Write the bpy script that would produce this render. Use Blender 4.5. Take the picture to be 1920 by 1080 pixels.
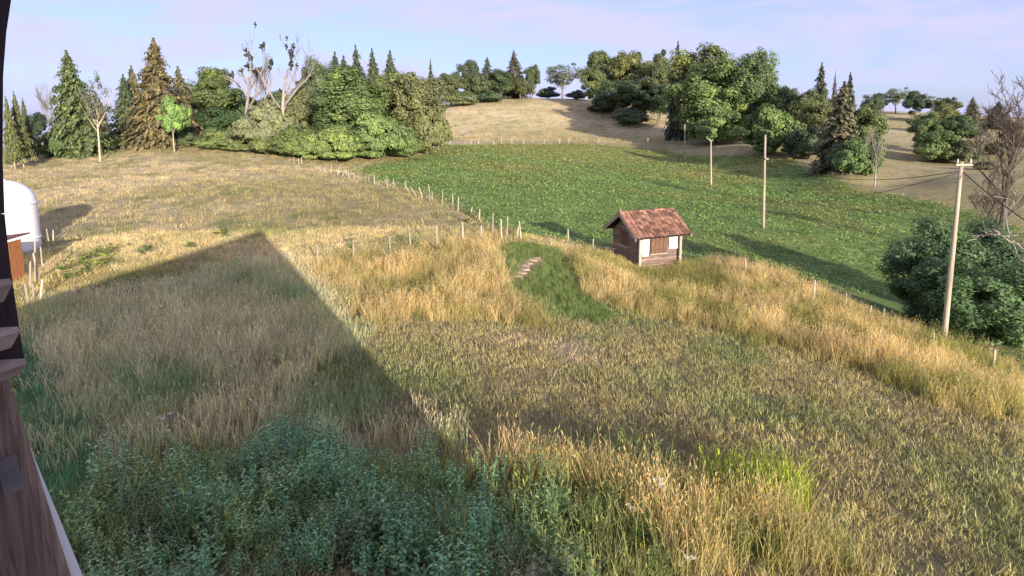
import bpy, math, random
import numpy as np
from mathutils import Vector, Matrix

for o in list(bpy.data.objects):
    bpy.data.objects.remove(o, do_unlink=True)
SC = bpy.context.scene
COL = SC.collection
rng = np.random.default_rng(7)
random.seed(7)

# ------------------------------------------------------------------ camera
F = 1066.0          # focal length in photo pixels (1920 wide)
PITCH = math.radians(7.0)
HORIZON = 215.0     # photo row of the horizon
CAMZ = 6.5
CY0 = HORIZON + F * math.tan(PITCH)
cam = bpy.data.cameras.new('camera')
cam.sensor_fit = 'HORIZONTAL'
cam.sensor_width = 36.0
cam.lens = 36.0 * F / 1920.0
cam.shift_y = -(540.0 - CY0) / 1920.0
cam.clip_start = 0.05
cam.clip_end = 3000.0
camo = bpy.data.objects.new('camera', cam)
camo.location = (0, 0, CAMZ)
camo.rotation_euler = (math.pi / 2 - PITCH, 0, 0)
COL.objects.link(camo)
SC.camera = camo

# ------------------------------------------------------------------ light
SUN_EL = math.radians(13.0)
SH = np.array([-0.42, 0.9075])           # horizontal direction in which shadows fall
SH = SH / np.linalg.norm(SH)
sun_dir = Vector((SH[0] * math.cos(SUN_EL), SH[1] * math.cos(SUN_EL), -math.sin(SUN_EL)))
sl = bpy.data.lights.new('sun', 'SUN')
sl.energy = 3.6
sl.angle = math.radians(0.6)
sl.color = (1.0, 0.89, 0.73)
so = bpy.data.objects.new('sun', sl)
so.rotation_euler = sun_dir.to_track_quat('-Z', 'Y').to_euler()
so.location = (20, -40, 40)
COL.objects.link(so)

world = bpy.data.worlds.new('World')
SC.world = world
world.use_nodes = True
wn, wl = world.node_tree.nodes, world.node_tree.links
wn.clear()
w_out = wn.new('ShaderNodeOutputWorld')
w_bg = wn.new('ShaderNodeBackground')
w_bg.inputs['Strength'].default_value = 0.093
sky = wn.new('ShaderNodeTexSky')
sky.sky_type = 'NISHITA'
sky.sun_disc = False
sky.sun_elevation = SUN_EL
sky.sun_rotation = math.atan2(-SH[0], -SH[1])   # measured from +Y towards +X
sky.altitude = 900
sky.air_density = 0.8
sky.dust_density = 2.5
sky.ozone_density = 4.0
tc = wn.new('ShaderNodeTexCoord')
mp = wn.new('ShaderNodeMapping')
mp.inputs['Rotation'].default_value = (0, math.radians(-10), math.radians(35))
mp.inputs['Scale'].default_value = (1.6, 4.5, 9.0)
wl.new(tc.outputs['Generated'], mp.inputs['Vector'])
nz = wn.new('ShaderNodeTexNoise')
nz.inputs['Scale'].default_value = 2.0
nz.inputs['Detail'].default_value = 8
nz.inputs['Roughness'].default_value = 0.62
nz.inputs['Distortion'].default_value = 0.6
wl.new(mp.outputs['Vector'], nz.inputs['Vector'])
rp = wn.new('ShaderNodeValToRGB')
rp.color_ramp.elements[0].position = 0.40
rp.color_ramp.elements[0].color = (0.55, 0.55, 0.55, 1)
rp.color_ramp.elements[1].position = 0.62
rp.color_ramp.elements[1].color = (0.95, 0.95, 0.95, 1)
wl.new(nz.outputs['Fac'], rp.inputs['Fac'])
mx = wn.new('ShaderNodeMix')
mx.data_type = 'RGBA'
wl.new(rp.outputs['Color'], mx.inputs[0])
wl.new(sky.outputs['Color'], mx.inputs[6])
mx.inputs[7].default_value = (3.0, 2.9, 4.3, 1)
wl.new(mx.outputs[2], w_bg.inputs['Color'])
wl.new(w_bg.outputs[0], w_out.inputs['Surface'])

SC.view_settings.view_transform = 'Standard'
SC.view_settings.look = 'None'
SC.view_settings.exposure = 1.42
SC.view_settings.gamma = 1.0
SC.view_settings.use_curve_mapping = False
SC.render.engine = 'CYCLES'
SC.cycles.use_denoising = True
SC.cycles.max_bounces = 6
SC.cycles.diffuse_bounces = 3
SC.cycles.transmission_bounces = 4
SC.cycles.transparent_max_bounces = 6

# ------------------------------------------------------------------ helpers
def prop(o, label=None, cat=None, group=None, kind=None):
    if label: o['label'] = label
    if cat: o['category'] = cat
    if group: o['group'] = group
    if kind: o['kind'] = kind
    return o

def empty(name, loc=(0, 0, 0), rotz=0.0):
    e = bpy.data.objects.new(name, None)
    e.empty_display_size = 0.2
    e.location = loc
    e.rotation_euler = (0, 0, rotz)
    COL.objects.link(e)
    return e

def link(name, me, parent=None, loc=None, rot=None, scale=None):
    o = bpy.data.objects.new(name, me)
    COL.objects.link(o)
    if parent is not None: o.parent = parent
    if loc is not None: o.location = loc
    if rot is not None: o.rotation_euler = rot
    if scale is not None: o.scale = scale
    return o

class MB:
    """collects vertices and faces (numpy friendly) and builds one mesh"""
    def __init__(s):
        s.v, s.q, s.t, s.n, s.r = [], [], [], 0, []
    def add(s, v, quads=None, tris=None, rnd=None):
        v = np.asarray(v, float).reshape(-1, 3)
        if quads is not None and len(quads): s.q.append(np.asarray(quads, int).reshape(-1, 4) + s.n)
        if tris is not None and len(tris): s.t.append(np.asarray(tris, int).reshape(-1, 3) + s.n)
        s.v.append(v)
        if rnd is None: rnd = np.full(len(v), 0.5)
        s.r.append(np.broadcast_to(np.asarray(rnd, float), (len(v),)))
        s.n += len(v)
        return s
    def box(s, lo, hi, m=None, rnd=0.5):
        x0, y0, z0 = lo; x1, y1, z1 = hi
        v = np.array([[x0,y0,z0],[x1,y0,z0],[x1,y1,z0],[x0,y1,z0],[x0,y0,z1],[x1,y0,z1],[x1,y1,z1],[x0,y1,z1]], float)
        if m is not None: v = v @ m[:3, :3].T + m[:3, 3]
        return s.add(v, [[0,3,2,1],[4,5,6,7],[0,1,5,4],[1,2,6,5],[2,3,7,6],[3,0,4,7]], rnd=rnd)
    def prism(s, poly, d):
        """polygon of 3D points extruded by vector d"""
        p = np.asarray(poly, float); d = np.asarray(d, float); n = len(p)
        v = np.vstack([p, p + d])
        s.add(v, [[i, (i+1) % n, n + (i+1) % n, n + i] for i in range(n)],
              [[0, i+1, i] for i in range(1, n-1)] + [[n, n+i, n+i+1] for i in range(1, n-1)])
        return s
    def tube(s, pts, rad, k=7, cap=True, rnd=0.5):
        pts = np.asarray(pts, float); n = len(pts)
        rad = np.broadcast_to(np.asarray(rad, float), (n,))
        tg = np.gradient(pts, axis=0)
        tg /= np.linalg.norm(tg, axis=1)[:, None] + 1e-9
        ref = np.array([0.0, 0, 1]) if abs(tg[0, 2]) < 0.8 else np.array([1.0, 0, 0])
        u = np.cross(tg, ref); u /= np.linalg.norm(u, axis=1)[:, None] + 1e-9
        w = np.cross(tg, u)
        a = np.arange(k) * 2 * math.pi / k
        v = pts[:, None, :] + rad[:, None, None] * (np.cos(a)[None, :, None] * u[:, None, :] + np.sin(a)[None, :, None] * w[:, None, :])
        i, j = np.meshgrid(np.arange(n-1), np.arange(k), indexing='ij')
        j2 = (j + 1) % k
        q = np.stack([i*k+j, i*k+j2, (i+1)*k+j2, (i+1)*k+j], -1).reshape(-1, 4)
        vv = v.reshape(-1, 3); tr = []
        if cap:
            vv = np.vstack([vv, pts[0], pts[-1]])
            for jj in range(k):
                tr.append([n*k, (jj+1) % k, jj]); tr.append([n*k+1, (n-1)*k+jj, (n-1)*k+(jj+1) % k])
        return s.add(vv, q, tr, rnd=rnd)
    def leaves(s, c, ax, up, ln, wd, rnd):
        """diamond shaped leaves: centre c, long axis ax, width axis up (n,3), half length/width"""
        ln = np.asarray(ln)[:, None]; wd = np.asarray(wd)[:, None]
        n = len(c)
        v = np.stack([c - ax*ln, c + up*wd, c + ax*ln, c - up*wd], 1).reshape(-1, 3)
        return s.add(v, np.arange(4*n).reshape(n, 4), rnd=np.repeat(rnd, 4))
    def mesh(s, name, mat, smooth=False):
        me = bpy.data.meshes.new(name)
        v = np.vstack(s.v)
        q = np.vstack(s.q) if s.q else np.zeros((0, 4), int)
        t = np.vstack(s.t) if s.t else np.zeros((0, 3), int)
        me.vertices.add(len(v)); me.vertices.foreach_set('co', v.ravel())
        nl = q.size + t.size
        me.loops.add(nl); me.loops.foreach_set('vertex_index', np.concatenate([q.ravel(), t.ravel()]).astype(np.int32))
        me.polygons.add(len(q) + len(t))
        st = np.concatenate([np.arange(len(q)) * 4, q.size + np.arange(len(t)) * 3]).astype(np.int32)
        me.polygons.foreach_set('loop_start', st)
        me.polygons.foreach_set('use_smooth', np.full(len(q) + len(t), smooth))
        a = me.attributes.new('rnd', 'FLOAT', 'POINT')
        a.data.foreach_set('value', np.concatenate(s.r).astype(np.float32))
        me.update(calc_edges=True)
        me.validate()
        if mat is not None: me.materials.append(mat)
        return me
    def obj(s, name, mat, parent=None, smooth=False, **k):
        return link(name, s.mesh(name, mat, smooth), parent, **k)

def ray(px, py):
    """direction of a photo pixel, scaled so that its forward component is 1"""
    u = (np.asarray(px, float) - 960.0) / F
    v = (CY0 - np.asarray(py, float)) / F
    fw = math.cos(PITCH) + math.sin(PITCH) * v
    up = -math.sin(PITCH) + math.cos(PITCH) * v
    return u / fw, up / fw
def at(px, py, D):
    lx, lz = ray(px, py)
    return np.array([lx * D, D, CAMZ + lz * D])

def vnoise(x, y, seed=0):
    xi = np.floor(x).astype(np.int64); yi = np.floor(y).astype(np.int64)
    fx = x - xi; fy = y - yi
    fx = fx*fx*(3-2*fx); fy = fy*fy*(3-2*fy)
    def h(a, b):
        n = (a * 374761393 + b * 668265263 + seed * 974634757) & 0x7fffffff
        n = ((n ^ (n >> 13)) * 1274126177) & 0x7fffffff
        return ((n ^ (n >> 16)) & 0xffff) / 65535.0
    return (h(xi, yi)*(1-fx) + h(xi+1, yi)*fx)*(1-fy) + (h(xi, yi+1)*(1-fx) + h(xi+1, yi+1)*fx)*fy
def fbm(x, y, scale, seed=0, oct=4):
    s, a, t = 0.0, 1.0, 0.0
    x = np.asarray(x, float) / scale; y = np.asarray(y, float) / scale
    for k in range(oct):
        s = s + a * vnoise(x + 17.3*k, y - 9.1*k, seed + k); t += a; a *= 0.55; x = x*2.03; y = y*2.03
    return s / t

# ------------------------------------------------------------------ materials
def new_mat(name):
    m = bpy.data.materials.new(name); m.use_nodes = True
    nt = m.node_tree; nt.nodes.clear()
    out = nt.nodes.new('ShaderNodeOutputMaterial')
    return m, nt, out
def node(nt, t, **kw):
    n = nt.nodes.new(t)
    for k, v in kw.items():
        if k in n.inputs.keys(): n.inputs[k].default_value = v
        else: setattr(n, k, v)
    return n
def mixrgb(nt, fac, a, b, blend='MIX'):
    n = nt.nodes.new('ShaderNodeMix'); n.data_type = 'RGBA'; n.blend_type = blend
    for sock, val in ((n.inputs[0], fac), (n.inputs[6], a), (n.inputs[7], b)):
        if hasattr(val, 'is_output'): nt.links.new(val, sock)
        elif isinstance(val, (int, float)): sock.default_value = val
        else: sock.default_value = (*val, 1) if len(val) == 3 else val
    return n.outputs[2]
def ramp(nt, src, stops):
    r = nt.nodes.new('ShaderNodeValToRGB')
    e = r.color_ramp.elements
    while len(e) > len(stops): e.remove(e[-1])
    while len(e) < len(stops): e.new(0.5)
    for el, (p, c) in zip(e, stops):
        el.position = p; el.color = (*c, 1) if len(c) == 3 else c
    nt.links.new(src, r.inputs['Fac'])
    return r.outputs['Color']

def surf_mat(name, stops, scale=4.0, stretch=(1, 1, 1), rough=0.8, bump=0.3, detail=6, objrnd=0.25, coord='Object', spec=0.25):
    """noise coloured opaque surface, brightness varied from piece to piece"""
    m, nt, out = new_mat(name)
    p = node(nt, 'ShaderNodeBsdfPrincipled', Roughness=rough)
    p.inputs['Specular IOR Level'].default_value = spec
    t = node(nt, 'ShaderNodeTexCoord')
    oi = node(nt, 'ShaderNodeObjectInfo')
    mp = node(nt, 'ShaderNodeMapping'); mp.inputs['Scale'].default_value = stretch
    nt.links.new(t.outputs[coord], mp.inputs['Vector'])
    ad = node(nt, 'ShaderNodeVectorMath', operation='ADD')
    nt.links.new(mp.outputs[0], ad.inputs[0])
    ml = node(nt, 'ShaderNodeMath', operation='MULTIPLY'); ml.inputs[1].default_value = 37.0
    nt.links.new(oi.outputs['Random'], ml.inputs[0]); nt.links.new(ml.outputs[0], ad.inputs[1])
    n = node(nt, 'ShaderNodeTexNoise', Scale=scale, Detail=detail, Roughness=0.65)
    nt.links.new(ad.outputs[0], n.inputs['Vector'])
    c = ramp(nt, n.outputs['Fac'], stops)
    mr = node(nt, 'ShaderNodeMapRange'); mr.inputs[3].default_value = 1 - objrnd; mr.inputs[4].default_value = 1 + objrnd
    nt.links.new(oi.outputs['Random'], mr.inputs[0])
    c2 = mixrgb(nt, 1.0, c, mr.outputs[0], 'MULTIPLY')
    nt.links.new(c2, p.inputs['Base Color'])
    if bump:
        b = node(nt, 'ShaderNodeBump', Strength=bump, Distance=0.02)
        nt.links.new(n.outputs['Fac'], b.inputs['Height']); nt.links.new(b.outputs[0], p.inputs['Normal'])
    nt.links.new(p.outputs[0], out.inputs['Surface'])
    return m

def leaf_mat(name, src, vary=0.42, transl=0.35, hue=(1.12, 1.06, 0.75)):
    """leaves: colour from the object colour or from the instance tint, varied per leaf by rnd"""
    m, nt, out = new_mat(name)
    if src == 'object':
        oi = node(nt, 'ShaderNodeObjectInfo'); base = oi.outputs['Color']
    else:
        a = node(nt, 'ShaderNodeAttribute', attribute_name='tint', attribute_type='INSTANCER'); base = a.outputs['Color']
    r = node(nt, 'ShaderNodeAttribute', attribute_name='rnd')
    mr = node(nt, 'ShaderNodeMapRange'); mr.inputs[3].default_value = 1 - vary; mr.inputs[4].default_value = 1 + vary
    nt.links.new(r.outputs['Fac'], mr.inputs[0])
    c = mixrgb(nt, 1.0, base, mr.outputs[0], 'MULTIPLY')
    pw = node(nt, 'ShaderNodeMath', operation='POWER'); pw.inputs[1].default_value = 3.0
    nt.links.new(r.outputs['Fac'], pw.inputs[0])
    c2 = mixrgb(nt, 1.0, c, hue, 'MULTIPLY')
    c = mixrgb(nt, pw.outputs[0], c, c2)
    d = node(nt, 'ShaderNodeBsdfPrincipled', Roughness=0.6)
    d.inputs['Specular IOR Level'].default_value = 0.25
    tr = node(nt, 'ShaderNodeBsdfTranslucent')
    nt.links.new(c, d.inputs['Base Color'])
    c3 = mixrgb(nt, 1.0, c, (1.05, 1.1, 0.75), 'MULTIPLY')
    nt.links.new(c3, tr.inputs['Color'])
    ms = node(nt, 'ShaderNodeMixShader'); ms.inputs[0].default_value = transl
    nt.links.new(d.outputs[0], ms.inputs[1]); nt.links.new(tr.outputs[0], ms.inputs[2])
    nt.links.new(ms.outputs[0], out.inputs['Surface'])
    return m

M = {}
M['leaf'] = leaf_mat('tree leaves', 'object')
M['needle'] = leaf_mat('conifer needles', 'object', vary=0.45, transl=0.15, hue=(1.5, 1.1, 0.7))
M['grass'] = leaf_mat('grass blades', 'tint', vary=0.55, transl=0.45, hue=(1.2, 1.08, 0.8))
M['bark'] = surf_mat('bark', [(0.3, (0.10, 0.075, 0.055)), (0.7, (0.26, 0.21, 0.16))], 6, (1, 1, 0.25))
M['palebark'] = surf_mat('pale bark', [(0.3, (0.26, 0.21, 0.16)), (0.7, (0.50, 0.43, 0.34))], 6, (1, 1, 0.3))
M['deadwood'] = surf_mat('grey dead wood', [(0.3, (0.17, 0.14, 0.13)), (0.7, (0.40, 0.35, 0.31))], 6, (1, 1, 0.4))
M['darktwig'] = surf_mat('dark twigs', [(0.3, (0.05, 0.04, 0.035)), (0.7, (0.15, 0.115, 0.09))], 6)
M['post'] = surf_mat('weathered post wood', [(0.3, (0.24, 0.20, 0.155)), (0.7, (0.48, 0.41, 0.32))], 8, (1, 1, 0.15), objrnd=0.25)
M['pole'] = surf_mat('pole wood', [(0.3, (0.25, 0.205, 0.15)), (0.7, (0.45, 0.385, 0.29))], 5, (1, 1, 0.1), objrnd=0.08)
M['plank'] = surf_mat('hut planks', [(0.25, (0.10, 0.065, 0.055)), (0.5, (0.22, 0.15, 0.12)), (0.75, (0.40, 0.30, 0.24))], 5, (0.6, 0.6, 9), objrnd=0.3)
M['shutter'] = surf_mat('shutter wood', [(0.25, (0.075, 0.04, 0.025)), (0.75, (0.21, 0.12, 0.075))], 6, (6, 6, 0.6), objrnd=0.15)
M['palewood'] = surf_mat('pale weathered wood', [(0.3, (0.28, 0.22, 0.175)), (0.8, (0.52, 0.44, 0.36))], 6, (3, 3, 0.5), objrnd=0.1)
M['tile'] = surf_mat('clay tile', [(0.25, (0.07, 0.035, 0.026)), (0.5, (0.22, 0.115, 0.08)), (0.78, (0.38, 0.23, 0.17))], 5, objrnd=0.5, rough=0.85)
M['white'] = surf_mat('white panel', [(0.2, (0.72, 0.72, 0.70)), (0.8, (0.82, 0.82, 0.81))], 2, objrnd=0.02, bump=0.05)
M['tank'] = surf_mat('white tank shell', [(0.2, (0.70, 0.70, 0.72)), (0.8, (0.82, 0.82, 0.84))], 1.2, objrnd=0.02, bump=0.02, rough=0.5)
M['cladding'] = surf_mat('dark chalet boards', [(0.2, (0.09, 0.06, 0.05)), (0.45, (0.22, 0.15, 0.12)), (0.75, (0.42, 0.31, 0.25))], 9, (9, 9, 0.35), objrnd=0.35, bump=0.6)
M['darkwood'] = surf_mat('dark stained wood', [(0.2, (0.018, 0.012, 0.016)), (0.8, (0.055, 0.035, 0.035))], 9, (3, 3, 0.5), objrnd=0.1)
M['beam'] = surf_mat('sawn beam ends', [(0.2, (0.24, 0.17, 0.14)), (0.8, (0.52, 0.40, 0.33))], 14, (1, 1, 3), objrnd=0.2, bump=0.6)
M['roofdark'] = surf_mat('house roof', [(0.3, (0.10, 0.05, 0.04)), (0.7, (0.2, 0.10, 0.08))], 3)
M['cable'] = surf_mat('black cable', [(0.3, (0.012, 0.012, 0.012)), (0.7, (0.03, 0.03, 0.03))], 3, bump=0)
M['wire'] = surf_mat('fence wire', [(0.3, (0.16, 0.15, 0.14)), (0.7, (0.3, 0.28, 0.26))], 3, bump=0, rough=0.5)
M['glassins'] = surf_mat('insulator', [(0.3, (0.5, 0.5, 0.5)), (0.7, (0.75, 0.75, 0.75))], 3, bump=0, rough=0.3)
M['orange'] = surf_mat('orange brown planks', [(0.25, (0.16, 0.06, 0.025)), (0.8, (0.42, 0.18, 0.075))], 5, (6, 6, 0.5), objrnd=0.2)
M['stone'] = surf_mat('pale stone', [(0.25, (0.18, 0.14, 0.10)), (0.8, (0.40, 0.32, 0.24))], 5, objrnd=0.2, bump=0.6)
M['earth'] = surf_mat('dark earth', [(0.3, (0.06, 0.045, 0.035)), (0.7, (0.14, 0.10, 0.07))], 12, bump=0.8)
M['iron'] = surf_mat('dull iron', [(0.3, (0.10, 0.09, 0.10)), (0.7, (0.19, 0.17, 0.18))], 12, bump=0.3, rough=0.6)
M['bounce'] = surf_mat('white plaster wall', [(0.2, (0.74, 0.73, 0.70)), (0.8, (0.82, 0.81, 0.78))], 3, objrnd=0.02, bump=0.2)
M['petal'] = surf_mat('white flower', [(0.2, (0.66, 0.66, 0.55)), (0.8, (0.8, 0.8, 0.72))], 20, bump=0)

# ------------------------------------------------------------------ terrain
CP = []
def cz(px, py, z):
    lx, lz = ray(px, py); D = (z - CAMZ) / lz
    CP.append((lx * D, D, z))
def cd(px, py, D):
    CP.append(tuple(at(px, py, D)))
for a in [(0,1080,.2),(500,1080,0),(960,1080,-.05),(1500,1080,-.3),(1920,1080,-.6),(150,700,.1),(500,700,-.1),(960,700,-.5),
          (1400,700,-.95),(1900,800,-1.1),(80,560,.1),(300,520,.1),(490,432,.1),(600,520,-.2),(800,560,-.5),(960,600,-.7),(1100,650,-.8),
          (1300,600,-1.1),(1500,660,-1.15),(1700,760,-1.1),(595,500,-.1),(870,457,0),(970,442,.05),(1050,470,-.6),(1100,480,-.85),(1205,506,-1.31),(1290,506,-1.38),
          (1155,482,-1.25),(1398,515,-1.4),(1521,565,-1.5),(1652,605,-1.7),(1768,655,-1.9),(1860,690,-2.0),(1920,720,-2.1),
          (1400,478,-2.7),(1560,538,-2.9),(1750,600,-3.1),(1900,650,-3.3),(1250,448,-2.4),(1100,438,-2.1),(1000,422,-1.35)]: cz(*a)
for a in [(1431,428,45),(1600,450,43),(1800,480,40),(960,350,60),(1200,350,72),(1333,348,84),(1500,350,80),(1650,345,76),
          (1284,298,118),(960,290,105),(830,285,95),(1100,275,140),(950,265,155),(1220,262,155),(560,300,72),(650,325,58),(740,357,47),
          (850,390,38.5),(905,420,33.5),(700,318,70),(800,318,73),(900,370,48),(250,420,33),(60,462,28),(100,350,50),(300,330,58),
          (450,290,78),(250,275,85),(80,310,68),(20,325,60),(850,200,215),(1000,187,228),(1090,190,232),(950,230,190),(1100,235,185),(1200,250,170),
          (1480,287,105),(1380,275,118),(1600,330,78),(1700,315,85),(1800,335,70),(1660,210,172),(1750,255,130),(1770,306,94),(1700,262,122),(1870,245,132),(1920,272,100),
          (1920,400,50),(1850,350,62),(600,285,84),(780,285,92)]: cd(*a)
CP += [(-75,110,1.0),(-95,150,-5),(-60,150,-4),(-30,140,0.5),(-150,200,-14),(-40,200,2),(-20,300,8),(30,300,10),(60,260,12),(-120,90,0.5),
       (-60,20,.4),(-20,0,.3),(0,0,.1),(20,0,-.6),(60,20,-2.5),(110,60,-2),(160,120,3),(170,200,4),(120,260,2),(0,-20,.3),(60,400,0),(-150,400,-18),(200,400,-8),
       (300,100,2),(-300,100,-4),(0,-60,1),(100,190,8.0)]
CP = np.array(CP)
def _phi(r2): return 0.5 * r2 * np.log(r2 + 1e-6)
_S = 100.0
def _solve():
    X = CP[:, :2] / _S; n = len(X)
    d2 = ((X[:, None] - X[None]) ** 2).sum(-1)
    K = _phi(d2) + np.eye(n) * 2e-6
    Pm = np.hstack([np.ones((n, 1)), X])
    A = np.zeros((n+3, n+3)); A[:n, :n] = K; A[:n, n:] = Pm; A[n:, :n] = Pm.T
    b = np.zeros(n+3); b[:n] = CP[:, 2]
    return np.linalg.solve(A, b)
_W = _solve()
def ground_z(x, y):
    x = np.asarray(x, float); y = np.asarray(y, float); sh = x.shape
    q = np.stack([x.ravel(), y.ravel()], 1) / _S
    out = np.empty(len(q)); P = CP[:, :2] / _S; n = len(P)
    for i in range(0, len(q), 40000):
        c = q[i:i+40000]
        d2 = ((c[:, None] - P[None]) ** 2).sum(-1)
        out[i:i+40000] = _phi(d2) @ _W[:n] + _W[n] + c @ _W[n+1:]
    out = out.reshape(sh)
    return out + (fbm(x, y, 3.0, 5, 3) - 0.5) * 0.10 + (fbm(x, y, 14.0, 9, 2) - 0.5) * 0.25 * np.clip((y - 20) / 40, 0, 1)
_TD = np.concatenate([np.arange(4, 60, 0.15), np.arange(60, 330, 0.6)])
def hit(px, py):
    """point of the ground seen at a photo pixel (first hit along the ray)"""
    lx, lz = ray(px, py)
    dz = CAMZ + lz * _TD - ground_z(lx * _TD, _TD)
    k = np.argmax(dz < 0)
    if dz[k] >= 0: k = len(_TD) - 1
    D = _TD[k]
    if k > 0 and dz[k] < 0:
        D = _TD[k-1] + (_TD[k] - _TD[k-1]) * dz[k-1] / (dz[k-1] - dz[k])
    return np.array([lx * D, D, CAMZ + lz * D])
def on_ground(x, y): return np.array([x, y, float(ground_z(np.array([x]), np.array([y]))[0])])
def wpoly(pp): return np.array([hit(a, b)[:2] for a, b in pp])
def inside(poly, x, y):
    c = np.zeros(x.shape, bool); n = len(poly)
    for i in range(n):
        x0, y0 = poly[i]; x1, y1 = poly[(i+1) % n]
        if y0 == y1: continue
        m = ((y0 > y) != (y1 > y)) & (x < (x1-x0) * (y-y0) / (y1-y0) + x0)
        c ^= m
    return c
def softin(poly, x, y, w):
    """0..1 membership with an uneven soft edge of width w"""
    s = 0.0
    for k in range(6):
        s = s + inside(poly, x + (fbm(x, y, w*1.5, 40+k, 2)-.5)*w*2.4, y + (fbm(x, y, w*1.5, 60+k, 2)-.5)*w*2.4)
    return s / 6.0

R = {}
R['field'] = wpoly([(838,272),(960,269),(1100,270),(1230,280),(1340,292),(1480,296),(1560,330),(1650,362),(1800,392),(1920,430),
                    (1920,700),(1860,675),(1768,640),(1652,590),(1585,565),(1521,548),(1398,500),(1300,492),(1180,470),(1080,455),(985,440),
                    (910,418),(850,388),(800,362),(740,350),(690,330),(650,318),(720,305),(800,290)])
R['tallA'] = wpoly([(565,515),(640,480),(780,466),(935,452),(938,500),(960,545),(1010,590),(1055,618),(1000,612),(900,600),(760,600),(690,610),(620,560)])
R['tallB'] = wpoly([(1065,488),(1110,470),(1160,500),(1250,512),(1330,490),(1400,505),(1521,550),(1652,595),(1768,645),(1920,700),(1920,790),(1800,775),(1600,690),(1450,650),(1300,610),(1180,585),(1105,560),(1085,520)])
R['tallC'] = wpoly([(865,868),(1000,862),(1180,892),(1310,920),(1400,950),(1500,1000),(1580,1040),(1620,1079),(1250,1079),(1160,960),(1000,920),(900,870)])
R['shade'] = wpoly([(55,610),(100,570),(300,545),(430,505),(530,490),(610,560),(680,660),(560,700),(400,700),(260,720),(150,760),(90,680)])
R['mid'] = wpoly([(120,760),(260,720),(400,700),(560,700),(740,790),(870,805),(900,870),(700,850),(450,830),(250,860),(160,880)])
R['weeds'] = wpoly([(150,1079),(165,960),(215,890),(330,880),(520,890),(700,870),(860,900),(980,935),(1130,985),(1220,1079)])
R['lush'] = wpoly([(30,610),(70,620),(110,720),(180,800),(190,900),(170,1079),(60,1079),(30,800)])
R['path'] = wpoly([(940,458),(1000,455),(1050,470),(1068,500),(1090,550),(1160,590),(1130,610),(1040,590),(985,545),(962,510),(945,490)])
R['dirt'] = wpoly([(968,520),(975,495),(1005,478),(1020,488),(1000,505),(985,525)])
R['bare'] = wpoly([(1010,650),(1060,640),(1120,650),(1150,668),(1110,682),(1050,672)])
R['bare2'] = wpoly([(880,630),(960,615),(1030,635),(1000,648),(920,642)])
R['ygreen'] = wpoly([(1350,905),(1400,890),(1480,900),(1500,950),(1450,1000),(1370,985)])
R['straw'] = wpoly([(700,775),(720,745),(800,745),(850,775),(820,800),(740,800)])

STRAW = np.array([.60, .49, .33]); DRYG = np.array([.37, .32, .165]); GREEN = np.array([.13, .21, .055]); DKG = np.array([.055, .10, .035])
SOIL = np.array([.20, .145, .095]); FIELD = np.array([.185, .275, .095]); LUSH = np.array([.10, .21, .08])
def lerp(a, b, t): return a + (b - a) * np.asarray(t)[..., None]
def cover(x, y):
    """colour of what grows on the ground at x, y"""
    n1 = fbm(x, y, 9, 1); n2 = fbm(x, y, 2.2, 2, 3); n3 = fbm(x, y, 30, 3, 3)
    straw = np.clip((n1 - .36) * 2.2 + (n2 - .5) * 1.2 + (n3 - .5) + .45*np.clip((y - 140) / 40, 0, 1), 0, 1)
    c = lerp(np.broadcast_to(DRYG, x.shape + (3,)), STRAW, straw * .85)
    c = lerp(c, np.array([.21, .23, .085]), np.clip((n2 - .58) * 4, 0, .7))
    # mown lawn in front is greener and browner
    lawn = np.clip((30 - y) / 4, 0, 1) * np.clip((x + 9) / 3, 0, 1)
    lc = lerp(np.broadcast_to(np.array([.315, .275, .15]), x.shape + (3,)), np.array([.215, .24, .11]), np.clip((n2 - .42) * 3, 0, 1))
    lc = lerp(lc, np.array([.40, .29, .17]), np.clip((n1 - .57) * 4, 0, .9))
    c = lerp(c, lc, lawn)
    f = softin(R['field'], x, y, 1.5)
    fc = lerp(np.broadcast_to(FIELD, x.shape + (3,)), np.array([.235, .32, .115]), np.clip((n2 - .5) * 2.5, 0, 1))
    fc = lerp(fc, np.array([.24, .27, .10]), np.clip((fbm(x, y, 7, 22) - .5) * 3.5, 0, .7)); dry = np.clip((fbm(x, y, 16, 21) - .52) * 4, 0, 1) * np.clip((y - 42) / 40, 0, 1) + .8*np.clip((y - 85) / 60, 0, 1)
    fc = lerp(fc, np.array([.30, .29, .11]), np.clip(dry, 0, .85))
    c = lerp(c, fc, f)
    for k, col, w, s in (('lush', LUSH, .6, .9), ('path', GREEN, .5, 1), ('dirt', np.array([.42, .30, .20]), .25, .9), ('bare', np.array([.50, .39, .27]), .8, .9), ('bare2', np.array([.44, .34, .22]), .8, .8)):
        c = lerp(c, col, softin(R[k], x, y, w) * s)
    c = lerp(c, np.array([.17, .20, .13]), softin(R['weeds'], x, y, .5) * .8)
    # earth bank along the sagging fence
    return c

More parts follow.
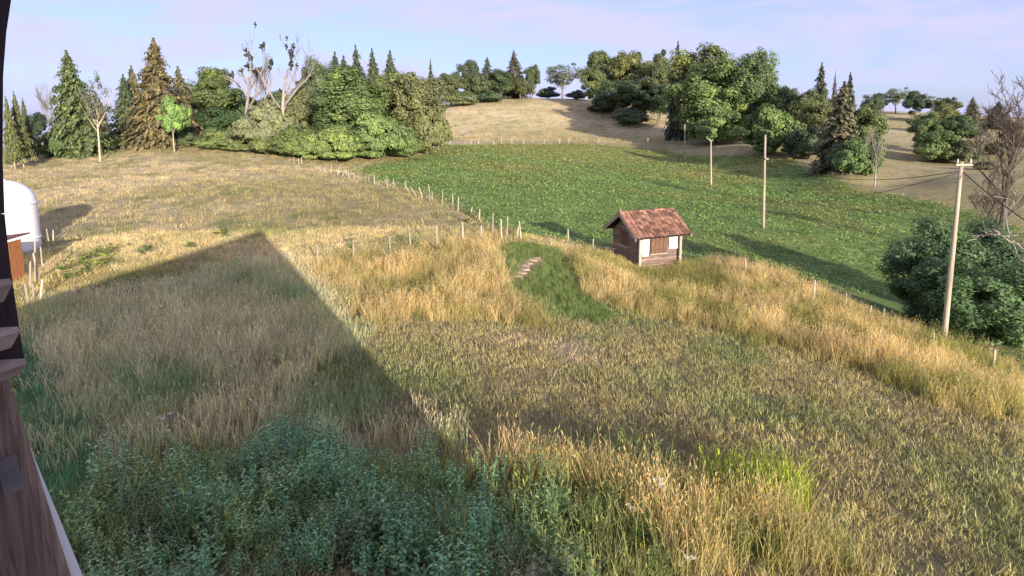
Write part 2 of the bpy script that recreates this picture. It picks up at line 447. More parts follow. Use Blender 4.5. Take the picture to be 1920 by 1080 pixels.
def build_ground():
    def axis(segs):
        a = [segs[0][0]]
        for lo, hi, st in segs: a += list(np.arange(lo, hi, st)[1:]) + [hi]
        return np.array(sorted(set(np.round(a, 4))))
    ys = axis([(-60, 2, 4), (2, 34, .22), (34, 60, .4), (60, 130, .9), (130, 260, 1.6), (260, 420, 6)])
    us = np.concatenate([np.linspace(-3.2, -1.25, 14)[:-1], np.linspace(-1.25, 1.25, 260), np.linspace(1.25, 3.2, 14)[1:]])
    xs_scale = np.maximum(ys, 9.0)
    X = us[None, :] * (xs_scale[:, None] * 0.85 + 8); Y = np.broadcast_to(ys[:, None], X.shape)
    Z = ground_z(X, Y)
    n, m = X.shape
    i, j = np.meshgrid(np.arange(n-1), np.arange(m-1), indexing='ij')
    q = np.stack([i*m+j, i*m+j+1, (i+1)*m+j+1, (i+1)*m+j], -1).reshape(-1, 4)
    b = MB(); b.add(np.stack([X, Y, Z], -1).reshape(-1, 3), q)
    mt, nt, out = new_mat('ground cover')
    p = node(nt, 'ShaderNodeBsdfPrincipled', Roughness=0.95); p.inputs['Specular IOR Level'].default_value = 0.05
    at_ = node(nt, 'ShaderNodeAttribute', attribute_name='gcol')
    t = node(nt, 'ShaderNodeTexCoord')
    n1 = node(nt, 'ShaderNodeTexNoise', Scale=1.6, Detail=10, Roughness=0.75)
    n2 = node(nt, 'ShaderNodeTexNoise', Scale=14, Detail=6, Roughness=0.7)
    nt.links.new(t.outputs['Object'], n1.inputs['Vector']); nt.links.new(t.outputs['Object'], n2.inputs['Vector'])
    r1 = ramp(nt, n1.outputs['Fac'], [(.3, (.55, .58, .6)), (.5, (1, 1, 1)), (.7, (1.45, 1.35, 1.15))])
    r2 = ramp(nt, n2.outputs['Fac'], [(.3, (.5, .5, .5)), (.7, (1.4, 1.4, 1.4))])
    c = mixrgb(nt, 1.0, at_.outputs['Color'], r1, 'MULTIPLY'); c = mixrgb(nt, 0.8, c, r2, 'MULTIPLY')
    nt.links.new(c, p.inputs['Base Color'])
    bp = node(nt, 'ShaderNodeBump', Strength=0.9, Distance=0.12)
    nt.links.new(n2.outputs['Fac'], bp.inputs['Height'])
    bp2 = node(nt, 'ShaderNodeBump', Strength=0.8, Distance=0.35)
    nt.links.new(n1.outputs['Fac'], bp2.inputs['Height']); nt.links.new(bp2.outputs[0], bp.inputs['Normal'])
    nt.links.new(bp.outputs[0], p.inputs['Normal'])
    nt.links.new(p.outputs[0], out.inputs['Surface'])
    me = b.mesh('ground', mt, True)
    ca = me.attributes.new('gcol', 'FLOAT_COLOR', 'POINT')
    g = cover(X.ravel(), Y.ravel())
    ca.data.foreach_set('color', np.hstack([g, np.ones((len(g), 1))]).astype(np.float32).ravel())
    prop(link('ground', me), kind='structure')
build_ground()
#@@SECTION house
# ------------------------------------------------------------------ house beside and behind the camera
def px_poly(pp, D): return [at(a, b, D) for a, b in pp]

def build_house():
    h = empty('house', (-3, -3, 0))
    prop(h, 'dark timber chalet wall with upright boards, beam ends and white trim', 'house')
    def part(name, mb, mat, parent=h, **k):
        o = mb.obj(name, mat, parent, **k)
        par = parent
        o.matrix_parent_inverse = Matrix.Translation((3, 3, 0)) if parent is h else Matrix.Identity(4)
        return o
    # main mass: gable outline in the plane y = -0.6, running back; its edge casts the shadow on the grass
    def back(px, py):
        g = hit(px, py); t = (g[1] + 0.6) / SH[1]
        return np.array([g[0] - SH[0]*t, -0.6, g[2] + math.tan(SUN_EL)*t])
    apex = back(490, 432); r1 = back(770, 752); l1 = back(84, 560)
    sr = (r1[2] - apex[2]) / (r1[0] - apex[0]); slp = (l1[2] - apex[2]) / (l1[0] - apex[0])
    zr = 1.2; xr = apex[0] + (zr - apex[2]) / sr
    zl = 2.6; xl = apex[0] + (zl - apex[2]) / slp
    d = np.array([0, -9.0, 0])
    def off(p, dz): return p + np.array([0, 0, dz])
    A, Rr, Ll = apex, np.array([xr, -.6, zr]), np.array([xl, -.6, zl])
    wall = [np.array([xl + .6, -.9, -1.5]), np.array([xr - .3, -.9, -1.5]), np.array([xr - .3, -.9, zr + .1]), np.array([A[0], -.9, A[2] - .35]), np.array([xl + .6, -.9, zl - .1])]
    part('wall', MB().prism(wall, d * .95), M['bounce'])  # unseen wall, made white to bounce fill light into the shaded weeds
    part('roof', MB().prism([A, Rr, off(Rr, -.28), off(A, -.3)], d), M['roofdark'])
    part('roof', MB().prism([off(A, 0), off(A, -.3), off(Ll, -.25), Ll], d + np.array([0, .02, 0])), M['roofdark'])
    # projecting corner at the camera's side
    into = np.array([-.55, -1.1, 0])
    D = 1.5
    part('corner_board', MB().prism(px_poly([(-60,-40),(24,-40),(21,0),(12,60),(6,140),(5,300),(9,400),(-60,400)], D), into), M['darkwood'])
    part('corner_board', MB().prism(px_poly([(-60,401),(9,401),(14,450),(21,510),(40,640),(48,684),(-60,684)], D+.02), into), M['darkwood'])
    for (y0, y1, x1) in ((522, 566, 23), (612, 652, 37), (672, 704, 50)):
        part('beam_end', MB().prism(px_poly([(-60,y0+6),(x1-4,y0),(x1+1,y0+10),(x1-16,y1),(-60,y1+8)], D-.04), into*.5), M['beam'])
    # upright boards of the wall below, flaring out to the foot
    top = np.linspace(-260, 0, 10); bot = np.linspace(-330, 128, 10)
    for k in range(9):
        a0, a1 = top[k], top[k+1] - 3
        b0, b1 = bot[k], bot[k+1] - 7
        ex = 1 if k == 8 else 0
        Dk = 1.50 + (.012 if k % 2 else 0)
        part('wall_board', MB().prism([at(a0, 706, Dk), at(a1, 706, Dk), at(b1, 1120, Dk+.08), at(b0, 1120, Dk+.08)], np.array([-.05, -.06, 0])), M['cladding'])
    part('white_trim', MB().prism([at(38, 800, 1.56), at(46, 812, 1.56), at(172, 1120, 1.66), at(140, 1120, 1.66)], np.array([-.02, -.03, 0])), M['white'])
    part('corner_board', MB().prism([at(0, 690, 1.53), at(12, 700, 1.53), at(46, 806, 1.55), at(146, 1120, 1.62), at(118, 1120, 1.62)], np.array([-.04, -.05, 0])), M['cladding'])
    part('iron_strap', MB().prism([at(18, 856, 1.49), at(30, 852, 1.49), at(46, 916, 1.50), at(34, 922, 1.50)], np.array([-.02, -.02, 0])), M['iron'])
build_house()

# ------------------------------------------------------------------ hut
def build_hut():
    O = np.array([6.6, 28.7, 0]); ex = np.array([.927, .375, 0]); ey = np.array([-.375, .927, 0])
    z0 = min(ground_z(np.array([6.6, 8.87]), np.array([28.7, 29.6]))) - .02
    rz = math.atan2(.375, .927)
    h = empty('hut', (O[0], O[1], z0), rz)
    prop(h, 'small wooden plank hut with clay tile roof and two white panels', 'hut')
    h.scale = (1.07, 1.07, 1.07)
    W, Dp, EH, RH = 2.42, 2.45, 1.62, 2.63
    zf = .12
    # planks: four walls
    ph = .165
    zk = 0.0; k = 0
    rr = random.Random(3)
    pm = {}
    while zk < EH - .02:
        hgt = min(ph, EH - zk) - .014
        for wname, lo, hi in (('front', (.12, .16, 0), (W-.12, .2, hgt)), ('rear', (.0, Dp-.04, 0), (W, Dp, hgt)),
                              ('left', (0, .16, 0), (.04, Dp-.045, hgt)), ('right', (W-.04, .16, 0), (W, Dp-.045, hgt))):
            j = rr.uniform(-.006, .006)
            key = (wname, round(hgt, 3))
            if key not in pm: pm[key] = MB().box(lo, hi).mesh('plank', M['plank'])
            link('plank', pm[key], h, loc=(0 if wname in ('front', 'rear') else j, j if wname in ('front', 'rear') else 0, zk))
        zk += ph; k += 1
    # gable boards above the eaves
    nb = 6
    for side, x in (('l', .0), ('r', W-.04)):
        for i in range(nb):
            a = EH + (RH - EH - .12) * i / nb; b = EH + (RH - EH - .12) * (i+1) / nb - .012
            def yr(z): t = (z - EH) / (RH - EH - .1); return .02 + t * (Dp/2), Dp - .02 - t * (Dp/2)
            p = [(x, yr(a)[0]+.05, a), (x, yr(a)[1]-.05, a), (x, yr(b)[1]-.05, b), (x, yr(b)[0]+.05, b)]
            MB().prism(p, (.04, 0, 0)).obj('gable_board', M['plank'], h)
    MB().box((.05, .21, .0), (W-.05, Dp-.05, .06)).obj('floor', M['plank'], h)
    # corner posts of the front
    for x in (0.02, W - .02):
        MB().box((x-.06, -.02, .0), (x+.06, .10, EH+.12)).obj('corner_post', M['palewood'], h)
    MB().box((W-.12, -.005, .42), (W+.02-.07, .09, .47)).obj('rail', M['palewood'], h)
    MB().box((-.05, -.03, EH+.0), (W+.05, .1, EH+.1)).obj('head_beam', M['plank'], h)
    # shuttered window in the front wall
    wx0, wx1, wz0, wz1 = .72, 1.66, .72, 1.52
    n = 4
    MB().box((wx0-.03, .115, wz0-.02), (wx1+.03, .158, wz1+.03)).obj('window_frame', M['shutter'], h)
    for i in range(n):
        a = wx0 + (wx1-wx0)*i/n
        MB().box((a+.008, .085, wz0), (a+(wx1-wx0)/n-.008, .112, wz1)).obj('shutter_board', M['shutter'], h)
    MB().box((wx0-.06, .055, wz0-.075), (wx1+.04, .15, wz0-.025)).obj('window_sill', M['palewood'], h)
    MB().box((wx0+.02, .06, wz0+.14), (wx1-.02, .083, wz0+.19)).obj('shutter_batten', M['shutter'], h)
    MB().box((wx0+.02, .06, wz1-.2), (wx1-.02, .083, wz1-.15)).obj('shutter_batten', M['shutter'], h)
    # white panels left and right of it
    MB().prism([(.20,.09,1.50),(.12,.09,.98),(.21,.09,.62),(.58,.09,.60),(.60,.09,1.54)], (0,.02,0)).obj('white_panel', M['white'], h)
    MB().prism([(1.78,.09,.86),(2.28,.09,.84),(2.28,.09,1.60),(1.78,.09,1.58)], (0,.02,0)).obj('white_panel', M['white'], h)
    # window with shutter in the gable wall
    MB().box((-.035, 1.0, .92), (-.004, 1.72, 1.72)).obj('window_frame', M['plank'], h)
    for i in range(2):
        MB().box((-.062, 1.05+.32*i, .97), (-.037, 1.05+.32*i+.30, 1.67)).obj('shutter_board', M['shutter'], h)
    MB().box((-.09, .95, .86), (-.004, 1.77, .915)).obj('window_sill', M['palewood'], h)
    MB().box((-.03, .22, .0), (-.004, .68, 1.5)).obj('door', M['plank'], h)
    MB().box((-.05, .24, .62), (-.033, .66, .70)).obj('door_batten', M['plank'], h)
    # roof
    ov = .26; ex0, ex1 = -.44, W + .42
    for s in (0, 1):
        y_e, z_e = (-ov, EH - .04) if s == 0 else (Dp + ov, EH - .04)
        y_r, z_r = Dp/2, RH - .03
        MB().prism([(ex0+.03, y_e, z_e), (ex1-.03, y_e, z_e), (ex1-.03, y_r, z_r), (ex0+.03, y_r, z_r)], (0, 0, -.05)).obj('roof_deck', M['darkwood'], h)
        for xx in (ex0, ex1-.03):
            MB().prism([(xx, y_e, z_e+.03), (xx, y_r, z_r+.04), (xx, y_r, z_r-.14), (xx, y_e, z_e-.12)], (.028, 0, 0)).obj('barge_board', M['palewood'], h)
        rows, cols = 7, 13
        L = math.hypot(y_r - y_e, z_r - z_e)
        ang = math.atan2(z_r - z_e, abs(y_r - y_e))
        tl = L / rows * 1.22; tw = (ex1 - ex0) / cols
        if s == 0:
            # a tile: shallow curved profile with a roll at one side
            b = MB(); prof = [(0, .0), (.12, .045), (.25, .062), (.38, .035), (.62, .004), (.85, .0), (1.0, .02)]
            v = []
            for yy, dz in ((0, .045), (tl, .0)):
                for a, z in prof: v.append((a*tw*1.02, yy, z + dz))
            for yy, dz in ((0, .045), (tl, .0)):
                for a, z in prof: v.append((a*tw*1.02, yy, z + dz - .018))
            n7 = len(prof); q = []
            for i in range(n7-1):
                q.append((i, i+1, n7+i+1, n7+i)); q.append((2*n7+i, 3*n7+i, 3*n7+i+1, 2*n7+i+1)); q.append((i, 2*n7+i, 2*n7+i+1, i+1))
            q += [(0, n7, 3*n7, 2*n7), (n7-1, 3*n7-1, 4*n7-1, 2*n7-1)]
            b.add(v, q); tile_me = b.mesh('tile', M['tile'])
        for r in range(rows):
            for c in range(cols):
                t0 = r / rows
                x = ex0 + c * tw + rr.uniform(-.008, .008)
                y = y_e + (y_r - y_e) * t0; z = z_e + (z_r - z_e) * t0 + .012 + rr.uniform(0, .012)
                if s == 0 and r == 2 and c == 2: z += .05
                o = link('tile', tile_me, h)
                if s == 0: o.location = (x, y, z); o.rotation_euler = (ang, rr.uniform(-.02, .02), rr.uniform(-.03, .03))
                else: o.location = (x + tw, y, z); o.rotation_euler = (ang, 0, math.pi + rr.uniform(-.03, .03))
    for c in range(11):
        b = MB(); x = ex0 + (ex1-ex0) * c / 11
        prof = [(-.10, -.055), (-.06, .015), (0, .045), (.06, .015), (.10, -.055)]
        lw = (ex1-ex0)/11
        v = [(0, a, z) for a, z in prof] + [(lw*1.03, a, z-.012) for a, z in prof] + [(0, a*.8, z-.03) for a, z in prof] + [(lw*1.03, a*.8, z-.04) for a, z in prof]
        q = []
        for i in range(4): q += [(i, 5+i, 6+i, i+1), (i, i+1, 11+i, 10+i), (10+i, 11+i, 16+i, 15+i), (5+i, 15+i, 16+i, 6+i)]
        b.add(v, q).obj('ridge_tile', M['tile'], h, loc=(x, Dp/2, RH + .03 + rr.uniform(-.008, .01)), rot=(0, 0, rr.uniform(-.03, .03)))
    MB().tube([(ex0+.1, Dp/2, RH+.03), (ex0+.1, Dp/2+.01, RH+.28)], [.022, .012]).obj('finial', M['palewood'], h)
build_hut()

# ------------------------------------------------------------------ utility poles and cables
def pole(base_px, top_px, D, label, arm=True, r=.12, bracket=False):
    t = at(top_px[0], top_px[1], D)
    lx, _ = ray(base_px[0], base_px[1])
    b = on_ground(lx * D, D)
    h = empty('utility_pole', tuple(b)); prop(h, label, 'utility pole', 'wooden utility poles in a line up the field')
    d = t - b
    pts = [d * k for k in (-.04, .1, .4, .75, 1)]
    MB().tube(pts, [r*1.15, r*1.1, r, r*.85, r*.75], 10).obj('shaft', M['pole'], h, True)
    if arm:
        a = MB().box((-.30, -.035, d[2]-.14), (.30, .035, d[2]-.07)).obj('crossarm', M['palewood'], h, loc=(d[0], -.12, 0))
        for s in (-.24, .24):
            MB().tube([(s, 0, d[2]-.06), (s, 0, d[2]+.0), (s, 0, d[2]+.1)], [.015, .035, .025], 8).obj('insulator', M['glassins'], h, loc=(d[0], -.12, 0))
    if bracket:
        MB().box((-.05, -.22, d[2]*.74), (.22, .02, d[2]*.74+.14)).obj('cable_bracket', M['deadwood'], h, loc=(d[0]*.74, 0, 0))
    return b, t
p1 = pole((1768, 655), (1803, 303), 20.6, 'tall leaning utility pole with crossarm beside the leafy tree', r=.09, bracket=False)
p2 = pole((1431, 428), (1435, 253), 45, 'tall bare utility pole with cable bracket in green field', False, r=.10, bracket=True)
p3 = pole((1333, 348), (1333, 262), 84, 'thin utility pole with short crossarm halfway up the green field', r=.13)
p4 = pole((1284, 298), (1284, 233), 114, 'thin utility pole at upper end of the green field', False, r=.13)
p5 = pole((1258, 255), (1258, 212), 152, 'small utility pole in the shade of the wood edge', False, r=.15)

def cable(a, b, sag, label, name='overhead_cable', r=.02, n=24, grp='overhead cables from the leaning pole'):
    t = np.linspace(0, 1, n)[:, None]
    pts = a + (b - a) * t; pts[:, 2] -= (4 * sag * t * (1 - t))[:, 0]
    o = MB().tube(pts, r, 6).obj(name, M['cable'], None, True)
    prop(o, label, 'cable', grp)
top1 = p1[1]
cable(top1 + np.array([-.05, 0, -.35]), p2[0] + (p2[1]-p2[0])*.80 + np.array([.1, -.1, 0]), 1.0, 'dark taut overhead cable from leaning pole across the field', r=.015)
cable(top1 + np.array([-.05, 0, -.40]), p2[0] + (p2[1]-p2[0])*.30 + np.array([.1, -.1, 0]), .55, 'thin slack overhead cable hanging lower over the green field', r=.010)
cable(top1 + np.array([.05, 0, -.35]), at(2080, 500, 15.5), .25, 'dark cable from leaning pole down through the bare branches', r=.016)

# ------------------------------------------------------------------ fences
def stake_mesh(hh, r, rr, k=6):
    pts = [(0, 0, -.25), (rr.uniform(-.01,.01), rr.uniform(-.01,.01), hh*.5), (rr.uniform(-.02,.02), 0, hh*.93), (0, 0, hh)]
    return MB().tube(pts, [r*1.05, r, r*.92, r*.45], k).mesh('post', M['post'])
def fence(name, label, posts, group=None, wires=(.45, .85), wr=.006, r=.055, seed=1):
    """posts: (x px, base row px, top dx px, height px) in the photo; each stands where that pixel meets the ground"""
    rr = random.Random(seed)
    bases = []
    for (px, by, dx, hp) in posts:
        g = hit(px, by); bases.append((g, dx / F * g[1], hp / F * g[1]))
    root = empty(name, tuple(bases[0][0])); prop(root, label, 'fence', group)
    o0 = bases[0][0]; tops = []
    meshes = [stake_mesh(1.0, r * s, rr) for s in (.85, 1, 1.2)]
    for g, dx, hh in bases:
        p = link('post', rr.choice(meshes), root, loc=tuple(g - o0))
        p.rotation_euler = (rr.uniform(-.09, .09), math.atan2(dx, hh), rr.uniform(0, 6))
        p.scale = (1, 1, hh)
        tops.append((g - o0, np.array([dx, 0, hh])))
    if wires:
        w = MB()
        for f in wires:
            pts = [b + t * f for b, t in tops]
            w.tube(pts, wr, 4)
        w.obj('wire', M['wire'], root)['kind'] = 'stuff'
    return root
rl = random.Random(11)
sag = [(551,307,0,13),(560,310,-3,13),(566,309,0,14),(583,317,5,16),(594,318,-6,15),(601,321,-1,13),(608,323,2,9),(620,322,4,13),(633,328,5,17),(641,332,9,15),
       (650,330,1,14),(655,335,7,15),(665,336,5,14),(673,336,7,9),(684,343,6,17),(692,341,1,13),(702,346,3,19),(709,350,8,14),(727,352,6,17),(727,345,-2,12),(740,357,2,23),
       (759,359,2,21),(768,362,11,22),(781,368,13,22),(792,371,7,22),(806,376,1,31),(811,379,5,21),(829,384,0,30),(850,391,2,30),(859,397,8,28),(881,406,7,20),
       (899,414,4,23),(924,432,0,34),(941,450,-2,42),(950,440,2,36),(969,447,-4,30),(977,448,-4,36)]
fence('pasture_fence', 'long straggling fence of leaning pale stakes between dry pasture and green field', sag, r=.042, seed=2)
fence('garden_fence', 'row of upright weathered stakes behind the tall golden grass',
      [(596,500,-1,40),(662,492,-3,46),(733,482,-2,42),(770,470,-3,48),(820,470,0,50),(868,458,2,44),(903,446,0,24)], r=.042, seed=4)
fence('field_edge_fence', 'wire fence with grey posts along the shaded bank of the green field',
      [(1066,452,0,24),(1112,470,-2,24),(1398,518,0,34),(1470,545,0,18),(1523,570,-1,48),(1585,585,0,38),(1627,600,3,30),(1652,608,3,34),(1752,655,8,36),(1862,690,4,40)], r=.042, seed=5)
fence('hill_fence', 'distant line of short pale posts below the dry hill meadow',
      [(831,273,4,9),(843,271,3,8),(871,270,2,7),(884,271,4,9),(897,270,-1,8),(926,270,-2,7),(940,270,0,11),(960,270,1,11),(982,270,0,9),(999,270,0,8),
       (1020,269,2,8),(1049,268,1,9),(1066,268,2,9),(1080,268,1,6),(1122,268,0,10),(1214,272,1,13),(1260,268,0,8),(1274,268,0,8)], r=.11, seed=6, wr=.012)
fence('electric_fence', 'thin sparse stakes standing in the shaded grey grass',
      [(97,592,-2,28),(126,578,-4,34),(192,572,0,26),(255,565,-3,40),(318,560,-2,30)], r=.035, wires=(.8,), seed=8)
fence('yard_fence', 'crooked grey and brown stakes around the timber shed by the white tank',
      [(58,540,-5,52),(66,528,-7,84),(72,530,-3,60),(80,505,-3,46),(76,565,-6,44),(57,580,-6,52),(64,560,0,30),(86,452,-3,22),(92,458,-4,32),(100,460,-5,30),(134,480,-3,18)], r=.034, wires=None, seed=9)

# ------------------------------------------------------------------ tank, shed
def build_tank():
    D = 27.2; xr = ray(60, 430)[0] * D; rad = 1.34
    g = on_ground(xr - rad, D)
    ztop = CAMZ + ray(30, 338)[1] * D
    H = ztop - g[2]
    h = empty('storage_tank', tuple(g)); prop(h, 'white round storage tank with domed top beside the timber shed', 'tank')
    def lathe(prof, k=40):
        a = np.arange(k) * 2 * math.pi / k
        v = np.array([[r*math.cos(t), r*math.sin(t), z] for r, z in prof for t in a])
        q = [[i*k+j, i*k+(j+1) % k, (i+1)*k+(j+1) % k, (i+1)*k+j] for i in range(len(prof)-1) for j in range(k)]
        return MB().add(v, q)
    lathe([(rad, -.3), (rad, H - 1.15)]).obj('shell', M['tank'], h, True)
    lathe([(rad*math.cos(t), H - 1.15 + 1.15*math.sin(t)) for t in np.linspace(0, math.pi/2*.995, 12)]).obj('dome', M['tank'], h, True)
    lathe([(rad+.002, H-1.2), (rad+.035, H-1.19), (rad+.035, H-1.12), (rad+.002, H-1.11)]).obj('seam_ring', M['tank'], h, True)
    lathe([(rad+.002, .5), (rad+.03, .51), (rad+.03, .57), (rad+.002, .58)]).obj('seam_ring', M['tank'], h, True)
    MB().tube([(0, 0, H-.03), (0, 0, H+.06)], [.25, .22], 16).obj('lid', M['tank'], h, True)
build_tank()
def build_shed():
    D = 20.5
    x1 = ray(50, 500)[0] * D - 1.45; x0 = x1 - 2.2
    g = on_ground(x1 - .4, D)
    zt = CAMZ + ray(50, 458)[1] * D - g[2]
    h = empty('timber_shed', (x0, D, g[2])); prop(h, 'low orange brown plank shed in front of the white tank', 'shed')
    W = x1 - x0; n = 9
    for i in range(n):
        a = W * i / n
        MB().box((a + .008, 0, -.2), (a + W/n - .008, .04, zt - .12 - .22*(n-i)/n)).obj('plank', M['orange'], h)
    for i in range(5):
        MB().box((W-.04, .05 + .3*i, -.2), (W, .33 + .3*i, zt - .14)).obj('plank', M['orange'], h)
    MB().prism([(-.2, -.2, zt - .40), (W + .15, -.2, zt - .08), (W + .15, 1.8, zt + .02), (-.2, 1.8, zt - .3)], (0, 0, .06)).obj('roof', M['roofdark'], h)
    MB().box((W-.03, -.05, -.2), (W + .06, .05, zt - .1)).obj('corner_post', M['plank'], h)
build_shed()

# ------------------------------------------------------------------ tree prototypes (height 1, unit crown width 1)
def unit(v): return v / (np.linalg.norm(v, axis=-1, keepdims=True) + 1e-9)
def crown_mesh(name, seed, zlo=.14, blobs=55, per=170, ls=.019, shape='oval', sparse=1.0, zst=.75):
    r = np.random.default_rng(seed); b = MB()
    cz_ = (1 + zlo) / 2; hz = (1 - zlo) / 2
    ph = r.uniform(0, 6.28, 4)
    for k in range(blobs):
        d = unit(r.normal(size=3)); 
        rad = r.uniform(.52, .76) if k > blobs * .3 else r.uniform(.0, .5)
        a = math.atan2(d[1], d[0])
        lob = 1 + .10 * math.sin(2*a + ph[0]) + .10 * math.sin(3*a + ph[1]) + .06*math.sin(5*d[2]+ph[2])
        c = d * rad * lob
        zz = c[2]
        taper = 1.0
        if shape == 'egg': taper = 1.0 - .38 * max(zz, 0) - .12*max(-zz, 0)
        elif shape == 'mound': taper = 1.08 - .35 * max(zz, 0)
        elif shape == 'umbrella': taper = 1.0 - .45 * max(-zz, 0)
        br = r.uniform(.14, .35) * (1.15 - .3 * rad)
        n = int(per * r.uniform(.6, 1.3) * sparse)
        dd = unit(r.normal(size=(n, 3))); rr_ = r.random(n) ** .45
        off = dd * rr_[:, None] * br
        off[:, 2] *= .75
        p = (c + off)
        # keep a rounded but uneven outline
        p[:, 0] *= .5 * taper; p[:, 1] *= .5 * taper
        p[:, 2] = (cz_ + p[:, 2] * hz) if shape != 'mound' else (.36 + np.where(p[:, 2] > 0, p[:, 2] * .64, p[:, 2] * .38))
        p[:, 2] = np.clip(p[:, 2], .01 + r.random(n)*.03, 1.02)
        nrm = unit(dd + .6 * d + np.array([0, 0, .35]) + r.normal(size=(n, 3)) * .55)
        t1 = unit(np.cross(nrm, r.normal(size=(n, 3)))); t2 = np.cross(nrm, t1)
        t1[:, 2] *= zst; t2[:, 2] *= zst
        s = ls * r.uniform(.5, 1.6, n) * r.uniform(.8, 1.25)
        rn = np.clip(.5 + .18 * r.normal(size=n) + .20 * r.normal() , 0, 1)
        b.leaves(p, t1, t2, s * 1.25, s * .8, rn)
    return b.mesh(name, M['leaf'])
def trunk_mesh(name, seed, mat, zlo=.14, r0=.018, limbs=7):
    r = np.random.default_rng(seed); b = MB()
    z = np.linspace(-.03, .72, 7); wob = np.cumsum(r.normal(size=(7, 2)) * .008, 0)
    b.tube(np.column_stack([wob, z]), r0 * np.array([1.5, 1.1, .95, .8, .6, .42, .2]), 8)
    for k in range(limbs):
        z0 = r.uniform(max(zlo, .12), .5); a = r.uniform(0, 6.28); L = r.uniform(.2, .42)
        i = np.interp(z0, z, wob[:, 0]), np.interp(z0, z, wob[:, 1])
        t = np.linspace(0, 1, 5)
        pts = np.column_stack([i[0] + np.cos(a)*L*t*.8, i[1] + np.sin(a)*L*t*.8, z0 + L*(.55*t + .35*t*t)])
        b.tube(pts, r0 * .5 * (1 - .85*t), 6)
    return b.mesh(name, mat, True)
def spruce_mesh(name, seed, lv=26, dens=1.0, zlo=.06):
    r = np.random.default_rng(seed); b = MB()
    C, A, U, Ls, Ws, Rn = [], [], [], [], [], []
    for k in range(lv):
        f = k / (lv - 1); z = zlo + (.985 - zlo) * f
        Lmax = .5 * (1 - f) ** .72 + .012
        nb = max(4, int((11 - 5*f) * dens))
        a0 = r.uniform(0, 6.28)
        for j in range(nb):
            a = a0 + j * 6.283 / nb + r.normal() * .18
            L = Lmax * r.uniform(.5, 1.15)
            dr = np.array([math.cos(a), math.sin(a), 0]); side = np.array([-math.sin(a), math.cos(a), 0])
            zz = z + r.normal() * .008
            m = max(3, int(3 + 22 * L))
            for s in np.linspace(.12, 1, m):
                droop = -.16 * s * s * L * 2 + .05 * s*L + (.10*L if s > .85 else 0)
                p = dr * L * s + np.array([0, 0, zz + droop])
                w = (.30 * L * (1.12 - s) + .018)
                for q in (-1, 1):
                    C.append(p + side * q * w * .55 + np.array([0, 0, -.006 * r.random()])); A.append(unit(side * q + dr * .6 + np.array([0, 0, -.35]) + r.normal(size=3) * .2))
                    U.append(unit(dr - side * q * .3 + np.array([0, 0, r.normal() * .5]))); Ls.append(w * .75); Ws.append(w * .33 + .004); Rn.append(r.random())
                C.append(p + np.array([0, 0, -.014])); A.append(unit(np.array([0, 0, -1.0]) + dr * .4 + r.normal(size=3) * .2)); U.append(side + r.normal(size=3)*.2); Ls.append(.016 + .02*L); Ws.append(.012 + w * .25); Rn.append(r.random() * .7)
    b.leaves(np.array(C), np.array(A), np.array(U), np.array(Ls), np.array(Ws), np.array(Rn))
    return b.mesh(name, M['needle'])
def straight_trunk(name, mat, r0=.012):
    return MB().tube([(0, 0, -.03), (0, 0, .1), (.002, .001, .5), (0, 0, .99)], [r0*1.3, r0, r0*.6, .001], 8).mesh(name, mat, True)
def bare_mesh(name, seed, mat, spread=.5, levels=4, r0=.020, up=.55, first=.28, kids=4, lean=0.0):
    """a leafless tree: trunk and branches as two meshes"""
    r = np.random.default_rng(seed); tr = MB(); br = MB()
    def grow(p, d, L, rad, lev):
        n = 5; pts = [p]; q = p.copy(); dd = d.copy()
        for i in range(n):
            dd = unit(dd + r.normal(size=3) * .13 + np.array([0, 0, .07 * up]))
            q = q + dd * L / n; pts.append(q.copy())
        pts = np.array(pts); rr_ = np.maximum(np.linspace(rad, rad * .45, n + 1), .0013)
        (tr if lev == 0 else br).tube(pts, rr_, 7 if lev == 0 else (5 if lev < 3 else 3))
        if lev >= levels: return
        for k in range(kids if lev else kids + 2):
            s = r.uniform(.35, 1.0) if lev else r.uniform(.42, 1.0)
            i = min(int(s * n), n - 1); base = pts[i] + (pts[i+1] - pts[i]) * (s * n - i)
            a = r.uniform(0, 6.28); out = np.array([math.cos(a), math.sin(a), 0])
            nd = unit(dd * .55 + out * spread * 1.4 + np.array([0, 0, up * .5]))
            grow(base, nd, L * r.uniform(.42, .72), rad * (1 - .5*s) * .62, lev + 1)
    grow(np.array([0, 0, -.03]), unit(np.array([lean, 0, 1.0])), first * 1.9, r0, 0)
    a = tr.mesh('trunk', mat, True); c = br.mesh('branches', mat, True)
    co = np.vstack(br.v); return a, c, co[:, 2].max(), 2 * np.abs(co[:, :2]).max()

PB = {}
for i, (zl, sh_) in enumerate([(.12, 'egg'), (.10, 'oval'), (.16, 'egg'), (.08, 'oval'), (.14, 'egg')]):
    PB['round%d' % i] = (crown_mesh('crown', 100 + i, zl, 72, 330, .0130, sh_), trunk_mesh('trunk', 200 + i, M['bark'], zl))
for i in range(3):
    PB['shrub%d' % i] = (crown_mesh('crown', 120 + i, .0, 80, 300, .0150, 'mound', zst=1.7), trunk_mesh('trunk', 220 + i, M['bark'], .05, .02))
PB['sparse0'] = (crown_mesh('crown', 131, .30, 40, 50, .013, 'egg'), trunk_mesh('trunk', 231, M['palebark'], .3, .016, 14))
PB['sparse1'] = (crown_mesh('crown', 132, .22, 50, 90, .014, 'umbrella'), trunk_mesh('trunk', 232, M['bark'], .2, .02, 14))
PB['tuft'] = (crown_mesh('crown', 139, .0, 9, 16, .07, 'oval'), None)
PB['young'] = (crown_mesh('crown', 133, .20, 45, 220, .019, 'egg'), trunk_mesh('trunk', 233, M['palebark'], .3, .018, 6))
